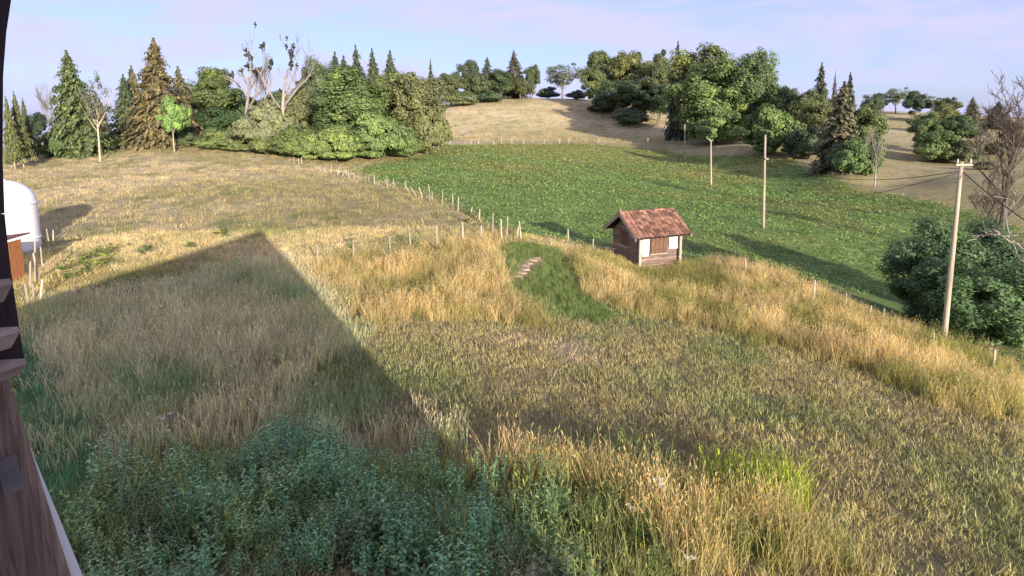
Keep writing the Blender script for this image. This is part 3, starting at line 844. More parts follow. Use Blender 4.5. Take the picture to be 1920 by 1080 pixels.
PB['big0'] = (crown_mesh('crown', 134, .04, 120, 330, .0105, 'egg'), trunk_mesh('trunk', 234, M['bark'], .1, .02, 8))
PB['big1'] = (crown_mesh('crown', 135, .03, 120, 330, .0105, 'oval'), trunk_mesh('trunk', 235, M['bark'], .1, .02, 8))
PB['near0'] = (crown_mesh('crown', 136, -.04, 95, 650, .0085, 'oval'), trunk_mesh('trunk', 236, M['darktwig'], .2, .022, 8))
PB['near1'] = (crown_mesh('crown', 137, -.06, 85, 620, .0100, 'oval'), trunk_mesh('trunk', 237, M['darktwig'], .2, .022, 8))
for i in range(3):
    PB['spruce%d' % i] = (spruce_mesh('crown', 140 + i, 26 + 2*i, 1.0), straight_trunk('trunk', M['bark']))
PB['spruce3'] = (spruce_mesh('crown', 145, 30, 1.3, .02), straight_trunk('trunk', M['bark']))
PB['thinspruce'] = (spruce_mesh('crown', 146, 20, .5, .25), straight_trunk('trunk', M['deadwood'], .01))
PB['stemspruce'] = (spruce_mesh('crown', 147, 26, 1.1, .18), straight_trunk('trunk', M['palebark'], .016))
BARE = {'dead0': bare_mesh('d0', 300, M['deadwood'], .75, 4, .030, .5, .30, 3), 'dead1': bare_mesh('d1', 311, M['deadwood'], .55, 4, .028, .75, .34, 3),
        'fine0': bare_mesh('d2', 302, M['deadwood'], .35, 4, .014, .9, .30, 5), 'fine1': bare_mesh('d3', 303, M['darktwig'], .45, 4, .018, .7, .30, 5),
        'broom': bare_mesh('d4', 304, M['deadwood'], .20, 4, .018, 1.0, .30, 4), 'crooked': bare_mesh('d6', 306, M['deadwood'], .95, 4, .013, .25, .26, 3), 'dark0': bare_mesh('d5', 305, M['darktwig'], .48, 4, .020, .8, .30, 5)}

DK = (.050, .085, .030); MD = (.075, .120, .032); OL = (.115, .125, .042); BR = (.130, .215, .040); GY = (.150, .165, .085); YG = (.150, .175, .045)
SP = (.050, .070, .032); SB = (.095, .085, .038); BL = (.070, .095, .060); GO = (.19, .165, .06)
def put_tree(name, proto, px, top, wpx, D, col, label, rot=None, cat='tree', grp=None, sink=0.0):
    lx, lz = ray(px, top)
    g = on_ground(lx * D, D); H = CAMZ + lz * D - g[2] + sink
    W = wpx / F * D * (1.65 if proto.startswith('spruce') and wpx < 40 else 1.25 if proto.startswith('spruce') else 1.1)
    root = empty(name, (g[0], g[1], g[2] - sink), random.uniform(0, 6.28) if rot is None else rot)
    prop(root, label, cat, grp)
    if proto in BARE:
        tm, bm, hz, wz = BARE[proto]
        s = (W / wz, W / wz, H / hz)
        link('trunk', tm, root, scale=s); link('branches', bm, root, scale=s)
        if col is not None:   # ivy tufts left in the top
            co = np.zeros(len(bm.vertices) * 3, np.float32); bm.vertices.foreach_get('co', co); co = co.reshape(-1, 3)
            hi = co[(co[:, 2] > hz * .62) & (np.hypot(co[:, 0], co[:, 1]) < wz * .33)]
            for k in range(15):
                v = hi[random.randrange(len(hi))]; q = W * random.uniform(.05, .10)
                o = link('ivy_tuft', PB['tuft'][0], root, loc=(v[0]*s[0], v[1]*s[1], v[2]*s[2] - q*.9), scale=(q, q, q*1.9)); o.color = (*col, 1)
        return root
    cm, tm = PB[proto]
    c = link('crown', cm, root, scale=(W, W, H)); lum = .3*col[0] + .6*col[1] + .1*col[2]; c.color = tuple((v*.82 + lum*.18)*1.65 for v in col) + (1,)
    if 'spruce' in proto:
        c.scale = (W*random.uniform(.82, 1.15), W*random.uniform(.82, 1.15), H); root.rotation_euler.x = random.uniform(-.03, .03); root.rotation_euler.y = random.uniform(-.03, .03)
    tw = max(W * .75, H * .55)
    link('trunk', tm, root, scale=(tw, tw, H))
    return root

T = []
def t(*a, **k): T.append((a, k))
# edge of the dry pasture, from the tank side to the thicket
t('spruce_tree','stemspruce',14,178,30,64,(.075,.095,.032),'slim spruce with bare pale stem at the end of the row beside the house wall')
t('spruce_tree','stemspruce',30,170,36,66,(.070,.090,.032),'tallest of three slim spruces with bare pale stems on pasture edge')
t('spruce_tree','stemspruce',46,182,30,70,(.055,.075,.032),'dark slim spruce behind the row of bare stemmed spruces')
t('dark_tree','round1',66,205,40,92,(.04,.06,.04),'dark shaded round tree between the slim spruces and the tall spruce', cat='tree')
t('bare_tree','fine0',90,152,46,98,None,'pale leafless twiggy tree behind the shaded dark tree')
t('spruce_tree','spruce3',133,94,92,76,(.060,.090,.032),'tall pointed dark green spruce beside the leaning half-bare tree')
t('shrub','shrub0',98,240,56,74,(.075,.11,.035),'green bush at the foot of the tall pointed spruce', cat='shrub')
t('half_bare_tree','sparse0',176,128,58,71,(.085,.095,.055),'thin half-bare tree with pale leaning trunk on the pasture crest')
t('spruce_tree','spruce1',187,185,34,112,(.06,.07,.06),'small hazy spruce seen beyond the half-bare tree')
t('spruce_tree','spruce0',226,138,52,90,(.045,.07,.035),'dark medium spruce next to the big brownish spruce')
t('shrub','shrub1',214,246,50,82,(.07,.10,.035),'round green bush at the foot of the dark medium spruce', cat='shrub')
t('spruce_tree','spruce2',246,122,58,94,(.08,.085,.04),'layered spruce half hidden behind the big brownish spruce')
t('spruce_tree','spruce3',283,70,96,84,SB,'biggest spruce, brownish green with dense skirt to the ground')
t('young_maple','young',320,170,58,79,(.115,.20,.05),'small bright green tree with thin pale trunk before the spruces')
t('spruce_tree','spruce1',338,123,56,93,(.085,.085,.042),'brownish spruce between the bright young tree and the round broadleaf')
t('broadleaf_tree','round0',398,108,112,104,(.075,.105,.030),'round dark green broadleaf tree behind the dead pale tree')
t('broadleaf_tree','round3',405,190,90,97,(.045,.085,.03),'low dark leafy tree under the spreading dead branches')
t('shrub','shrub2',400,236,76,83,(.125,.165,.045),'yellow-green low bush bordering the dry pasture', cat='shrub')
t('shrub','shrub0',446,240,70,81,(.115,.145,.045),'olive low bush beside the yellow-green bush on the pasture border', cat='shrub')
t('dead_tree','dead0',448,62,150,90,(.06,.065,.045),'dead pale tree with long sideways branches and a tufted top')
t('dead_tree','fine0',486,86,50,92,None,'slender dead tree between the two big dead trees')
t('dead_tree','dead1',524,48,135,87,(.055,.06,.045),'tallest dead tree with forked pale trunks rising from the thicket')
t('shrub','shrub0',495,168,112,80,(.135,.145,.075),'grey-green leafy shrub around the dead trunks', cat='shrub')
t('broadleaf_tree','round2',588,93,74,118,(.085,.115,.06),'hazy blue-green broadleaf tree standing behind the dead trees')
t('broadleaf_tree','round4',560,150,80,92,(.12,.13,.06),'olive tree filling the gap right behind the tallest dead tree')
for x, y, s in ((630, 97, 'shortest'), (645, 104, 'stubby'), (672, 84, 'tallest'), (700, 90, 'second tallest'), (728, 94, 'twin-topped')):
    t('spruce_tree','spruce%d' % (x % 3),x,y,62,128,(.05,.07,.04),'%s dark spruce top poking out above the big rounded thicket' % s)
t('broadleaf_tree','big1',655,112,176,86,(.085,.125,.038),'largest rounded leafy tree of the thicket above the sagging fence')
t('broadleaf_tree','big0',735,118,130,97,(.10,.125,.042),'rounded olive tree behind the largest leafy thicket tree')
t('broadleaf_tree','round1',785,125,112,92,(.115,.125,.048),'olive brown broadleaf tree at the thicket end above the green field')
t('broadleaf_tree','shrub1',800,190,86,90,(.12,.13,.045),'bushy olive tree reaching to the ground at the green field corner')
t('hazel_bush','shrub2',560,228,110,77,(.10,.135,.035),'dark green hazel bush at the start of the sagging fence', cat='shrub')
t('hazel_bush','shrub1',575,238,76,73.5,(.125,.17,.042),'small bright hazel bush above the first fence stakes', cat='shrub')
t('hazel_bush','shrub0',628,222,110,74,(.125,.175,.040),'broad bright green hazel bush overhanging the sagging fence', cat='shrub')
t('hazel_bush','shrub1',700,190,130,80,(.10,.15,.042),'fresh green bush in front of the largest leafy thicket tree', cat='shrub')
t('hazel_bush','shrub2',755,235,90,84,(.095,.14,.036),'green bush between the thicket and the green field', cat='shrub')
t('shrub','shrub1',505,245,72,78,(.10,.13,.04),'low dark bush below the grey-green shrub', cat='shrub')
t('broadleaf_tree','shrub0',370,165,90,112,(.05,.08,.035),'dark leafy undergrowth tree behind the brownish spruce')
t('broadleaf_tree','shrub1',450,170,110,110,(.06,.09,.035),'dark leafy tree behind the dead pale tree trunk')
t('broadleaf_tree','shrub2',530,160,110,110,(.075,.10,.04),'dull green leafy tree behind the tallest dead trunk')
t('broadleaf_tree','shrub0',610,150,110,112,(.07,.10,.04),'dull green leafy tree beside the hazy broadleaf')
t('shrub','shrub1',290,245,110,90,(.07,.085,.035),'brownish low bush between the spruces', cat='shrub')
t('shrub','shrub2',345,240,70,86,(.06,.09,.035),'dark low bush behind the bright young tree', cat='shrub')
# far wood edge on the hill
t('spruce_tree','spruce1',805,109,16,205,(.05,.065,.05),'tiny distant spruce tip above the thicket end')
t('broadleaf_tree','round1',845,132,66,216,(.09,.11,.045),'distant olive broadleaf at the near end of the hilltop wood')
t('broadleaf_tree','round0',878,102,58,236,(.065,.085,.055),'tall distant grey-green broadleaf rising above the hilltop wood')
t('broadleaf_tree','round3',893,128,62,220,(.085,.105,.05),'distant bushy tree below the tall grey-green hilltop broadleaf')
t('spruce_tree','spruce0',913,107,30,232,(.055,.07,.055),'small distant spruce beside the tall grey-green broadleaf')
t('broadleaf_tree','round2',938,124,66,222,(.055,.085,.035),'dark green rounded tree in the middle of the hilltop wood')
t('spruce_tree','spruce2',965,94,38,236,(.075,.075,.06),'tallest distant spruce on the hilltop wood edge')
t('broadleaf_tree','round4',975,140,50,225,(.09,.10,.045),'olive tree under the tallest hilltop spruce')
t('broadleaf_tree','round1',998,116,36,233,(.07,.09,.045),'narrow tree at the end of the hilltop wood beside the gap')
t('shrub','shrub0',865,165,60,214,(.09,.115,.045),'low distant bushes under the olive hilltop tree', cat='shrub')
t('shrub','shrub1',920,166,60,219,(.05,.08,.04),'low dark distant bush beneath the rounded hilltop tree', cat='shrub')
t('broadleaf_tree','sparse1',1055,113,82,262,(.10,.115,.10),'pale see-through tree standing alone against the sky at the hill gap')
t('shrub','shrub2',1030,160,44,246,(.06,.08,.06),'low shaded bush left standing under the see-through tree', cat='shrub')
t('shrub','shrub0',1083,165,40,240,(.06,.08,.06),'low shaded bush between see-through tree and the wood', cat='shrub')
# wood beside the hill meadow
t('broadleaf_tree','round0',1130,80,82,215,(.085,.11,.04),'first tall tree of the wood by the hill gap')
t('broadleaf_tree','round2',1188,84,96,203,(.135,.14,.042),'yellow-green rounded tree in the hill wood')
t('broadleaf_tree','round4',1240,90,74,188,(.10,.12,.045),'olive tree of the hill wood next to the great ash group')
t('broadleaf_tree','round1',1118,120,60,206,(.10,.125,.045),'small sunlit tree at the outer corner of the hill wood')
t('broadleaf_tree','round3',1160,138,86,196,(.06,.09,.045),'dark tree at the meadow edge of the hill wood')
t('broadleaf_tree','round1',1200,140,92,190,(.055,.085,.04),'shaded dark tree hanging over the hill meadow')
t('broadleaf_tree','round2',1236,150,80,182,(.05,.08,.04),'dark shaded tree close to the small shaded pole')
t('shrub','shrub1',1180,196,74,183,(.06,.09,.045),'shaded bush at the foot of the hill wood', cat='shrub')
t('shrub','shrub2',1130,182,60,205,(.06,.09,.045),'small shaded bush where the hill wood meets the gap', cat='shrub')
t('spruce_tree','spruce1',1274,76,30,150,(.05,.065,.045),'dark spruce tip beside the crown of the great ash')
t('ash_tree','big0',1316,65,150,150,(.10,.12,.038),'great ash with the highest crown of the wood')
t('ash_tree','big1',1342,100,160,136,(.125,.175,.05),'big sunlit light green ash leaning out over the green field')
t('broadleaf_tree','round0',1395,130,90,138,(.15,.15,.048),'yellowish green tree squeezed beside the sunlit ash')
t('broadleaf_tree','big0',1424,73,112,130,(.075,.11,.045),'tall dark green tree with rounded crown beside the ash')
t('broadleaf_tree','shrub0',1345,190,130,132,(.10,.15,.042),'low spreading foliage under the sunlit ash', cat='shrub')
t('broadleaf_tree','shrub1',1445,180,112,106,(.085,.135,.036),'dense fresh green tree at the field corner of the wood')
t('broadleaf_tree','round3',1482,148,64,122,(.075,.10,.045),'slim tree beside the tall dark rounded tree')
t('broadleaf_tree','round2',1515,158,76,116,(.09,.115,.045),'mid green tree behind the shaded wood corner')
t('broadleaf_tree','round4',1543,168,76,106,(.125,.145,.05),'light yellow-green tree in front of the pointed spruce')
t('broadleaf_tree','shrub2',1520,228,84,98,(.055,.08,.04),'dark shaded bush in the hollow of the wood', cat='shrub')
t('spruce_tree','spruce0',1540,116,44,118,(.05,.065,.045),'pointed dark spruce above the yellow-green tree')
t('dead_spruce','thinspruce',1569,132,18,112,(.10,.09,.08),'thin dead spruce between the two pointed spruces')
t('spruce_tree','spruce1',1602,133,46,102,(.05,.068,.045),'pointed spruce behind the heavy drooping spruce')
t('spruce_tree','spruce3',1585,152,88,84,(.085,.088,.05),'heavy drooping grey-brown spruce at the green field edge')
t('broadleaf_tree','round1',1628,186,82,84,(.085,.115,.038),'rounded leafy tree beside the heavy drooping spruce')
t('broadleaf_tree','shrub0',1600,250,86,79,(.07,.12,.038),'dark leafy bush at the foot of the drooping spruce', cat='shrub')
t('broadleaf_tree','shrub1',1632,240,60,79,(.085,.13,.04),'leafy bush behind the pale twiggy broom tree', cat='shrub')
t('broom_tree','broom',1648,235,44,72,None,'pale brown upright twiggy tree on the green field edge')
# opposite hillside
t('broadleaf_tree','round3',1641,168,44,158,(.06,.09,.045),'small round tree on the ridge above the drooping spruce')
t('broadleaf_tree','sparse1',1683,160,60,168,(.09,.115,.065),'umbrella-shaped see-through tree on the dry ridge')
t('broadleaf_tree','round0',1720,162,46,152,(.045,.07,.04),'dark conical tree on the ridge beside the umbrella-shaped tree')
t('broadleaf_tree','sparse1',1752,176,44,158,(.08,.095,.055),'thin grey ridge tree behind the hillside clump')
t('broadleaf_tree','round2',1782,178,50,146,(.075,.10,.045),'ridge tree with dark top behind the hillside clump')
t('broadleaf_tree','round1',1735,205,62,101,(.075,.11,.042),'green tree forming the near end of the hillside clump')
t('broadleaf_tree','round4',1768,188,72,104,(.12,.135,.045),'yellowish olive tree in the middle of the hillside clump')
t('broadleaf_tree','round0',1800,205,70,99,(.06,.095,.038),'dark green tree of the hillside clump near the slope edge')
t('broadleaf_tree','shrub2',1765,238,90,95,(.10,.14,.045),'sunlit bushes at the foot of the hillside clump', cat='shrub')
t('broadleaf_tree','shrub0',1808,255,60,93,(.10,.115,.05),'grey-green bush ending the hillside clump', cat='shrub')
t('spruce_tree','spruce2',1826,181,30,128,(.075,.08,.05),'slim spruce standing between the clump and the bare ridge tree')
t('bare_tree','fine1',1846,205,36,128,None,'small bare tree on the ridge next to slim spruce')
t('spruce_tree','spruce0',1872,190,34,136,(.05,.065,.05),'lone dark conical spruce on the far ridge')
t('shrub','shrub1',1868,262,34,96,(.11,.13,.05),'little round green bush alone on the dry slope', cat='shrub')
t('shrub','shrub2',1850,300,50,80,(.13,.12,.06),'brownish scrub on the slope below the round bush', cat='shrub')
# near the leaning pole
t('dark_tree','round2',1905,232,46,92,(.045,.055,.045),'dark tree on the slope behind the bare twigs')
t('bare_tree','dark0',1905,130,170,44,None,'tall dark leafless tree with fine twigs on the slope')
t('bare_tree','fine1',1858,290,120,38,None,'brown leafless tree behind the leaning utility pole')
t('bare_tree','crooked',1890,345,210,21.5,None,'grey dead tree with crooked branches over the leafy trees')
t('leafy_tree','near0',1760,392,178,24.5,(.075,.135,.055),'dark green leafy tree with square crown behind the leaning pole')
t('leafy_tree','near1',1885,470,220,21.5,(.085,.155,.055),'dark green leafy tree with large leaves beyond the leaning pole')
t('leafy_tree','near0',1860,400,210,27,(.060,.11,.045),'shaded leafy tree behind the grey dead branches')
t('shrub','shrub1',1812,548,150,22.5,(.07,.12,.05),'leafy bush filling the ground between the two dark green trees', cat='shrub')
for a, k in T: put_tree(*a, **k)
#@@SECTION grass
# ------------------------------------------------------------------ grass and weeds (stuff)
def blade_patch(name, seed, n, rad, hmin, hmax, wid, bend=.35, seed_heads=0.0, segs=3, lean=.12):
    r = np.random.default_rng(seed); b = MB()
    a = r.uniform(0, 6.28, n); q = rad * np.sqrt(r.random(n))
    bx, by = q*np.cos(a), q*np.sin(a)
    h = r.uniform(hmin, hmax, n); fa = r.uniform(0, 6.28, n); bd = bend * r.random(n)**1.3 * h
    lx, ly = r.normal(size=n)*lean*h, r.normal(size=n)*lean*h
    wa = r.uniform(0, 3.14, n); rn = r.random(n)
    rows = []
    ts = np.linspace(0, 1, segs+1)
    V = []
    for k, t_ in enumerate(ts):
        cx = bx + lx*t_ + np.cos(fa)*bd*t_**2; cy = by + ly*t_ + np.sin(fa)*bd*t_**2; cz_ = h*(t_ - .25*(bd/h)*t_**2) - .03*(t_ == 0)
        w = wid * (1 - t_)**.6 * r.uniform(.7, 1.2) + .0007
        V.append(np.stack([np.stack([cx - np.cos(wa)*w, cy - np.sin(wa)*w, cz_], 1), np.stack([cx + np.cos(wa)*w, cy + np.sin(wa)*w, cz_], 1)], 1))
    V = np.stack(V, 1)        # n, segs+1, 2, 3
    m = (segs+1)*2
    base = np.arange(n)[:, None] * m
    quads = []
    for k in range(segs):
        quads.append(np.stack([base[:, 0]+2*k, base[:, 0]+2*k+1, base[:, 0]+2*k+3, base[:, 0]+2*k+2], 1))
    b.add(V.reshape(-1, 3), np.vstack(quads), rnd=np.repeat(rn, m))
    if seed_heads:
        k = r.random(n) < seed_heads
        tip = V[k, -1].mean(1); d = V[k, -1].mean(1) - V[k, -2].mean(1); d = unit(d)
        nn = k.sum()
        for _ in range(3):
            side = unit(np.cross(d, r.normal(size=(nn, 3))))
            b.leaves(tip - d*.05*r.random((nn, 1)), unit(d + side*.35), side, np.full(nn, .042), np.full(nn, .0048), np.clip(rn[k]*.5+.5, 0, 1))
    return b.mesh(name, M['grass'])
def weed_patch(name, seed, stems=9, rad=.28, hmin=.35, hmax=.85, leaf=.045):
    r = np.random.default_rng(seed); b = MB()
    for s in range(stems):
        a = r.uniform(0, 6.28); q = rad*math.sqrt(r.random()); h = r.uniform(hmin, hmax)
        p0 = np.array([q*math.cos(a), q*math.sin(a), 0]); tip = p0 + np.array([r.normal()*.1, r.normal()*.1, h])
        b.tube([p0, (p0+tip)/2 + r.normal(size=3)*.015, tip], [.006, .005, .003], 3, cap=False, rnd=.3)
        k = int(h / .07)
        for i in range(k):
            f = (i+1)/k; c = p0 + (tip-p0)*f; ang = i*1.57 + r.normal()*.3; L = leaf*(1.5 - .8*f)*r.uniform(.7, 1.3)
            for sg in (0, math.pi):
                d = np.array([math.cos(ang+sg), math.sin(ang+sg), r.uniform(-.35, .25)]); d /= np.linalg.norm(d)
                sd = unit(np.cross(d, [0, 0, 1.0])) ; sd = unit(sd + np.array([0, 0, r.normal()*.25]))
                b.leaves((c + d*L)[None], d[None], sd[None], np.array([L]), np.array([L*.42]), np.array([r.random()]))
    return b.mesh(name, M['grass'])
def rosette_patch(name, seed, n=26, rad=.55, leaf=.11, hh=.12):
    r = np.random.default_rng(seed); b = MB()
    a = r.uniform(0, 6.28, n); q = rad*np.sqrt(r.random(n)); c = np.stack([q*np.cos(a), q*np.sin(a), r.uniform(.02, hh, n)], 1)
    az = r.uniform(0, 6.28, n); d = unit(np.stack([np.cos(az), np.sin(az), r.uniform(.0, .9, n)], 1))
    sd = unit(np.cross(d, np.array([0, 0, 1.0])) + r.normal(size=(n, 3))*.2)
    L = leaf*r.uniform(.6, 1.4, n)
    b.leaves(c + d*L[:, None]*.6, d, sd, L, L*.45, r.random(n))
    return b.mesh(name, M['grass'])

def proto(name, me):
    return bpy.data.objects.new(name, me)     # never linked: only shown through the scatter
def scatter(name, label, protos, pts, scl, tint, tilt=.06, seed=0, yscale=None):
    """one object of kind stuff: every point carries one of the prototypes"""
    r = np.random.default_rng(seed); n = len(pts)
    me = bpy.data.meshes.new(name); me.vertices.add(n); me.vertices.foreach_set('co', np.asarray(pts, np.float32).ravel())
    def attr(nm, ty, key, val):
        a = me.attributes.new(nm, ty, 'POINT'); a.data.foreach_set(key, np.ascontiguousarray(val).ravel())
    attr('tint', 'FLOAT_COLOR', 'color', np.hstack([np.clip(tint, .004, 1), np.ones((n, 1))]).astype(np.float32))
    rot = np.stack([r.normal(size=n)*tilt, r.normal(size=n)*tilt, r.uniform(0, 6.28, n)], 1)
    attr('rotv', 'FLOAT_VECTOR', 'vector', rot.astype(np.float32))
    s3 = np.stack([scl, scl, scl if yscale is None else scl*yscale], 1)
    attr('sclv', 'FLOAT_VECTOR', 'vector', s3.astype(np.float32))
    attr('var', 'INT', 'value', r.integers(0, len(protos), n).astype(np.int32))
    o = bpy.data.objects.new(name, me); COL.objects.link(o)
    ng = bpy.data.node_groups.new(name + ' scatter', 'GeometryNodeTree')
    ng.interface.new_socket('Geometry', in_out='INPUT', socket_type='NodeSocketGeometry')
    ng.interface.new_socket('Geometry', in_out='OUTPUT', socket_type='NodeSocketGeometry')
    N, L = ng.nodes, ng.links
    gi, go = N.new('NodeGroupInput'), N.new('NodeGroupOutput')
    g2i = N.new('GeometryNodeGeometryToInstance')
    for p in reversed(protos):
        oi = N.new('GeometryNodeObjectInfo'); oi.inputs['Object'].default_value = p
        L.new(oi.outputs['Geometry'], g2i.inputs[0])
    iop = N.new('GeometryNodeInstanceOnPoints'); iop.inputs['Pick Instance'].default_value = True
    L.new(gi.outputs[0], iop.inputs['Points']); L.new(g2i.outputs[0], iop.inputs['Instance'])
    def na(nm, ty):
        a = N.new('GeometryNodeInputNamedAttribute'); a.data_type = ty; a.inputs['Name'].default_value = nm
        return a.outputs['Attribute']
    L.new(na('var', 'INT'), iop.inputs['Instance Index'])
    L.new(na('sclv', 'FLOAT_VECTOR'), iop.inputs['Scale'])
    e2r = N.new('FunctionNodeEulerToRotation'); L.new(na('rotv', 'FLOAT_VECTOR'), e2r.inputs[0]); L.new(e2r.outputs[0], iop.inputs['Rotation'])
    L.new(iop.outputs[0], go.inputs[0])
    md = o.modifiers.new('scatter', 'NODES'); md.node_group = ng
    prop(o, label, 'grass', kind='stuff')
    return o

def samples(xr, yr, dens, seed):
    """jittered points over a rectangle, dens per square metre"""
    r = np.random.default_rng(seed); st = 1/math.sqrt(dens)
    gx, gy = np.meshgrid(np.arange(*xr, st), np.arange(*yr, st))
    x = gx.ravel() + r.uniform(-.5, .5, gx.size)*st; y = gy.ravel() + r.uniform(-.5, .5, gy.size)*st
    return x, y
def inview(x, y, m=1.0): return (np.abs(x) < .93*y + m)
def with_z(x, y): return np.stack([x, y, ground_z(x, y)], 1)
def region_pts(keys, dens, seed, w=.5, grow=0.0):
    allp = np.vstack([R[k] for k in keys])
    lo, hi = allp.min(0) - 1, allp.max(0) + 1
    x, y = samples((lo[0], hi[0]), (max(lo[1], 5), hi[1]), dens, seed)
    k = inview(x, y); x, y = x[k], y[k]
    m = np.zeros(len(x))
    for kk in keys: m = np.maximum(m, softin(R[kk], x, y, w))
    k = np.random.default_rng(seed+5).random(len(x)) < m
    return x[k], y[k]
def vary(c, x, y, sc, amt, seed):
    n = fbm(x, y, sc, seed, 3)[:, None]; r = np.random.default_rng(seed).normal(size=(len(x), 1))*.10
    return c * (1 + amt*(n - .5)*2 + r)

tallp = [proto('tall%d' % i, blade_patch('tall%d' % i, 400+i, 44, .29, .40, 1.0, .0050, .50, .55, 4, .16)) for i in range(4)]
midp = [proto('mid%d' % i, blade_patch('mid%d' % i, 410+i, 60, .30, .18, .55, .005, .55, .25, 3, .18)) for i in range(3)]
shortp = [proto('short%d' % i, blade_patch('short%d' % i, 420+i, 130, .42, .04, .13, .0055, .8, 0, 2, .35)) for i in range(3)]
weedp = [proto('weed%d' % i, weed_patch('weed%d' % i, 430+i)) for i in range(4)]
rosp = [proto('ros%d' % i, rosette_patch('ros%d' % i, 440+i)) for i in range(3)]
dryp = [proto('dry%d' % i, blade_patch('dry%d' % i, 450+i, 46, .5, .10, .34, .011, .6, .2, 2, .25)) for i in range(3)]

GOLD = np.array([.62, .49, .29]); BROWNG = np.array([.44, .34, .20])
# tall golden grass
for nm, key, dens, seed, lab, hs in (('tall_grass', 'tallA', 12, 1, 'tall golden dry grass below the row of upright stakes', .9),
                                     ('tall_grass', 'tallB', 12, 2, 'tall golden dry grass on the bank around and beyond the hut', .9),
                                     ('tall_grass', 'tallC', 16, 3, 'tall golden grass clump at the edge of the weeds', 1.0)):
    x, y = region_pts([key], dens, seed, .65)
    r = np.random.default_rng(seed)
    mix = fbm(x, y, 1.6, 30+seed, 3)
    c = lerp(np.broadcast_to(GOLD, (len(x), 3)), np.array([.25, .27, .085]), np.clip((mix-.44)*3.4, 0, 1)*(.95 if key != 'tallA' else .55))
    c = lerp(c, BROWNG, np.clip((fbm(x, y, 2.5, 50+seed)-.52)*4, 0, .7))
    scatter(nm, lab, tallp, with_z(x, y), hs*r.uniform(.5, 1.1, len(x))*(.35+1.0*fbm(x, y, 2.2, 80+seed, 2))*np.clip((np.hypot(x-7.6, y-28.6)-1.2)/3.5, .38, 1), vary(c, x, y, .8, .25, seed), seed=seed)
    x, y = region_pts([key], 6, seed+20, .4)
    c = np.broadcast_to(np.array([.28, .28, .10]), (len(x), 3))
    scatter('undergrowth', 'green undergrowth of the ' + lab, midp, with_z(x, y), np.full(len(x), .8), vary(c, x, y, 1.0, .35, seed), seed=seed+20)
# shaded seeding grass
x, y = region_pts(['shade'], 9, 31, .7)
r = np.random.default_rng(31)
g = np.clip((fbm(x, y, 2.4, 33)-.40)*3, 0, 1)
c = lerp(np.broadcast_to(np.array([.64, .59, .48]), (len(x), 3)), np.array([.34, .40, .22]), g)
scatter('seeding_grass', 'grey seeding grass in the shadow of the house', tallp, with_z(x, y), r.uniform(.45, .9, len(x)), vary(c, x, y, .8, .3, 34), seed=31)
x, y = region_pts(['shade', 'mid'], 8, 35, 1.0)
g = np.clip((fbm(x, y, 2.0, 36)-.42)*3.5, 0, 1)
c = lerp(np.broadcast_to(np.array([.60, .54, .40]), (len(x), 3)), np.array([.29, .42, .23]), g)
scatter('meadow_grass', 'mixed green and grey meadow grass in the shadow of the house', midp, with_z(x, y), np.random.default_rng(36).uniform(.7, 1.25, len(x)), vary(c, x, y, .8, .3, 37), seed=35)
# weeds in front
x, y = region_pts(['weeds'], 18, 41, 1.4)
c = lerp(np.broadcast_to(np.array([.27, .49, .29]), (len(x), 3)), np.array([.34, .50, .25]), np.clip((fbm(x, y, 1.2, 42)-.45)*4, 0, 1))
c = lerp(c, np.array([.19, .27, .09]), np.clip((x + .3) / 1.6, 0, 1))  # tint makes up for light: raised in house shade, lower where sun reaches
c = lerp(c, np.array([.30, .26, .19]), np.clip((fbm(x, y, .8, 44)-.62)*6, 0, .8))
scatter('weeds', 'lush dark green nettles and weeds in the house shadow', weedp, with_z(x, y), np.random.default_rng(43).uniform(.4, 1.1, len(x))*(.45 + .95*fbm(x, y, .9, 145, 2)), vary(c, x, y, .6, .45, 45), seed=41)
x, y = region_pts(['weeds', 'tallC'], 5, 46, .7)
c = np.broadcast_to(np.array([.26, .29, .12]), (len(x), 3))
scatter('weed_grass', 'loose green grass stalks among the nettles', midp, with_z(x, y), np.random.default_rng(47).uniform(.9, 1.6, len(x)), vary(c, x, y, .8, .4, 48), seed=46)
x, y = region_pts(['ygreen'], 14, 57, .4)
c = np.broadcast_to(np.array([.30, .36, .07]), (len(x), 3))
scatter('yellow_green_weeds', 'yellow-green flowering weeds in front of the mown lawn', midp, with_z(x, y), np.random.default_rng(58).uniform(1.0, 1.7, len(x)), vary(c, x, y, .5, .25, 59), seed=57)
x, y = region_pts(['straw'], 10, 157, .4)
c = np.broadcast_to(np.array([.26, .235, .17]), (len(x), 3))
scatter('flattened_straw', 'flattened pale straw at the tip of the house shadow', shortp, with_z(x, y), np.random.default_rng(158).uniform(1.2, 2.0, len(x)), vary(c, x, y, .5, .25, 159), seed=157)
# lush green strip beside the house and green path hollow
x, y = region_pts(['lush'], 12, 51, .4)
c = np.broadcast_to(np.array([.15, .34, .20]), (len(x), 3))
scatter('lush_grass', 'lush blue-green grass strip along the house wall', midp, with_z(x, y), np.random.default_rng(52).uniform(.35, .7, len(x)), vary(c, x, y, .9, .3, 53), seed=51)
x, y = region_pts(['path'], 12, 54, .4)
k = ~inside(R['dirt'], x, y); x, y = x[k], y[k]
c = lerp(np.broadcast_to(np.array([.22, .27, .11]), (len(x), 3)), np.array([.15, .23, .09]), np.clip((x - 2.2)*.6, 0, 1))
scatter('hollow_grass', 'short green grass in the trodden hollow beside the stone steps', midp, with_z(x, y), np.random.default_rng(55).uniform(.25, .6, len(x)), vary(c, x, y, .9, .25, 56), seed=54)
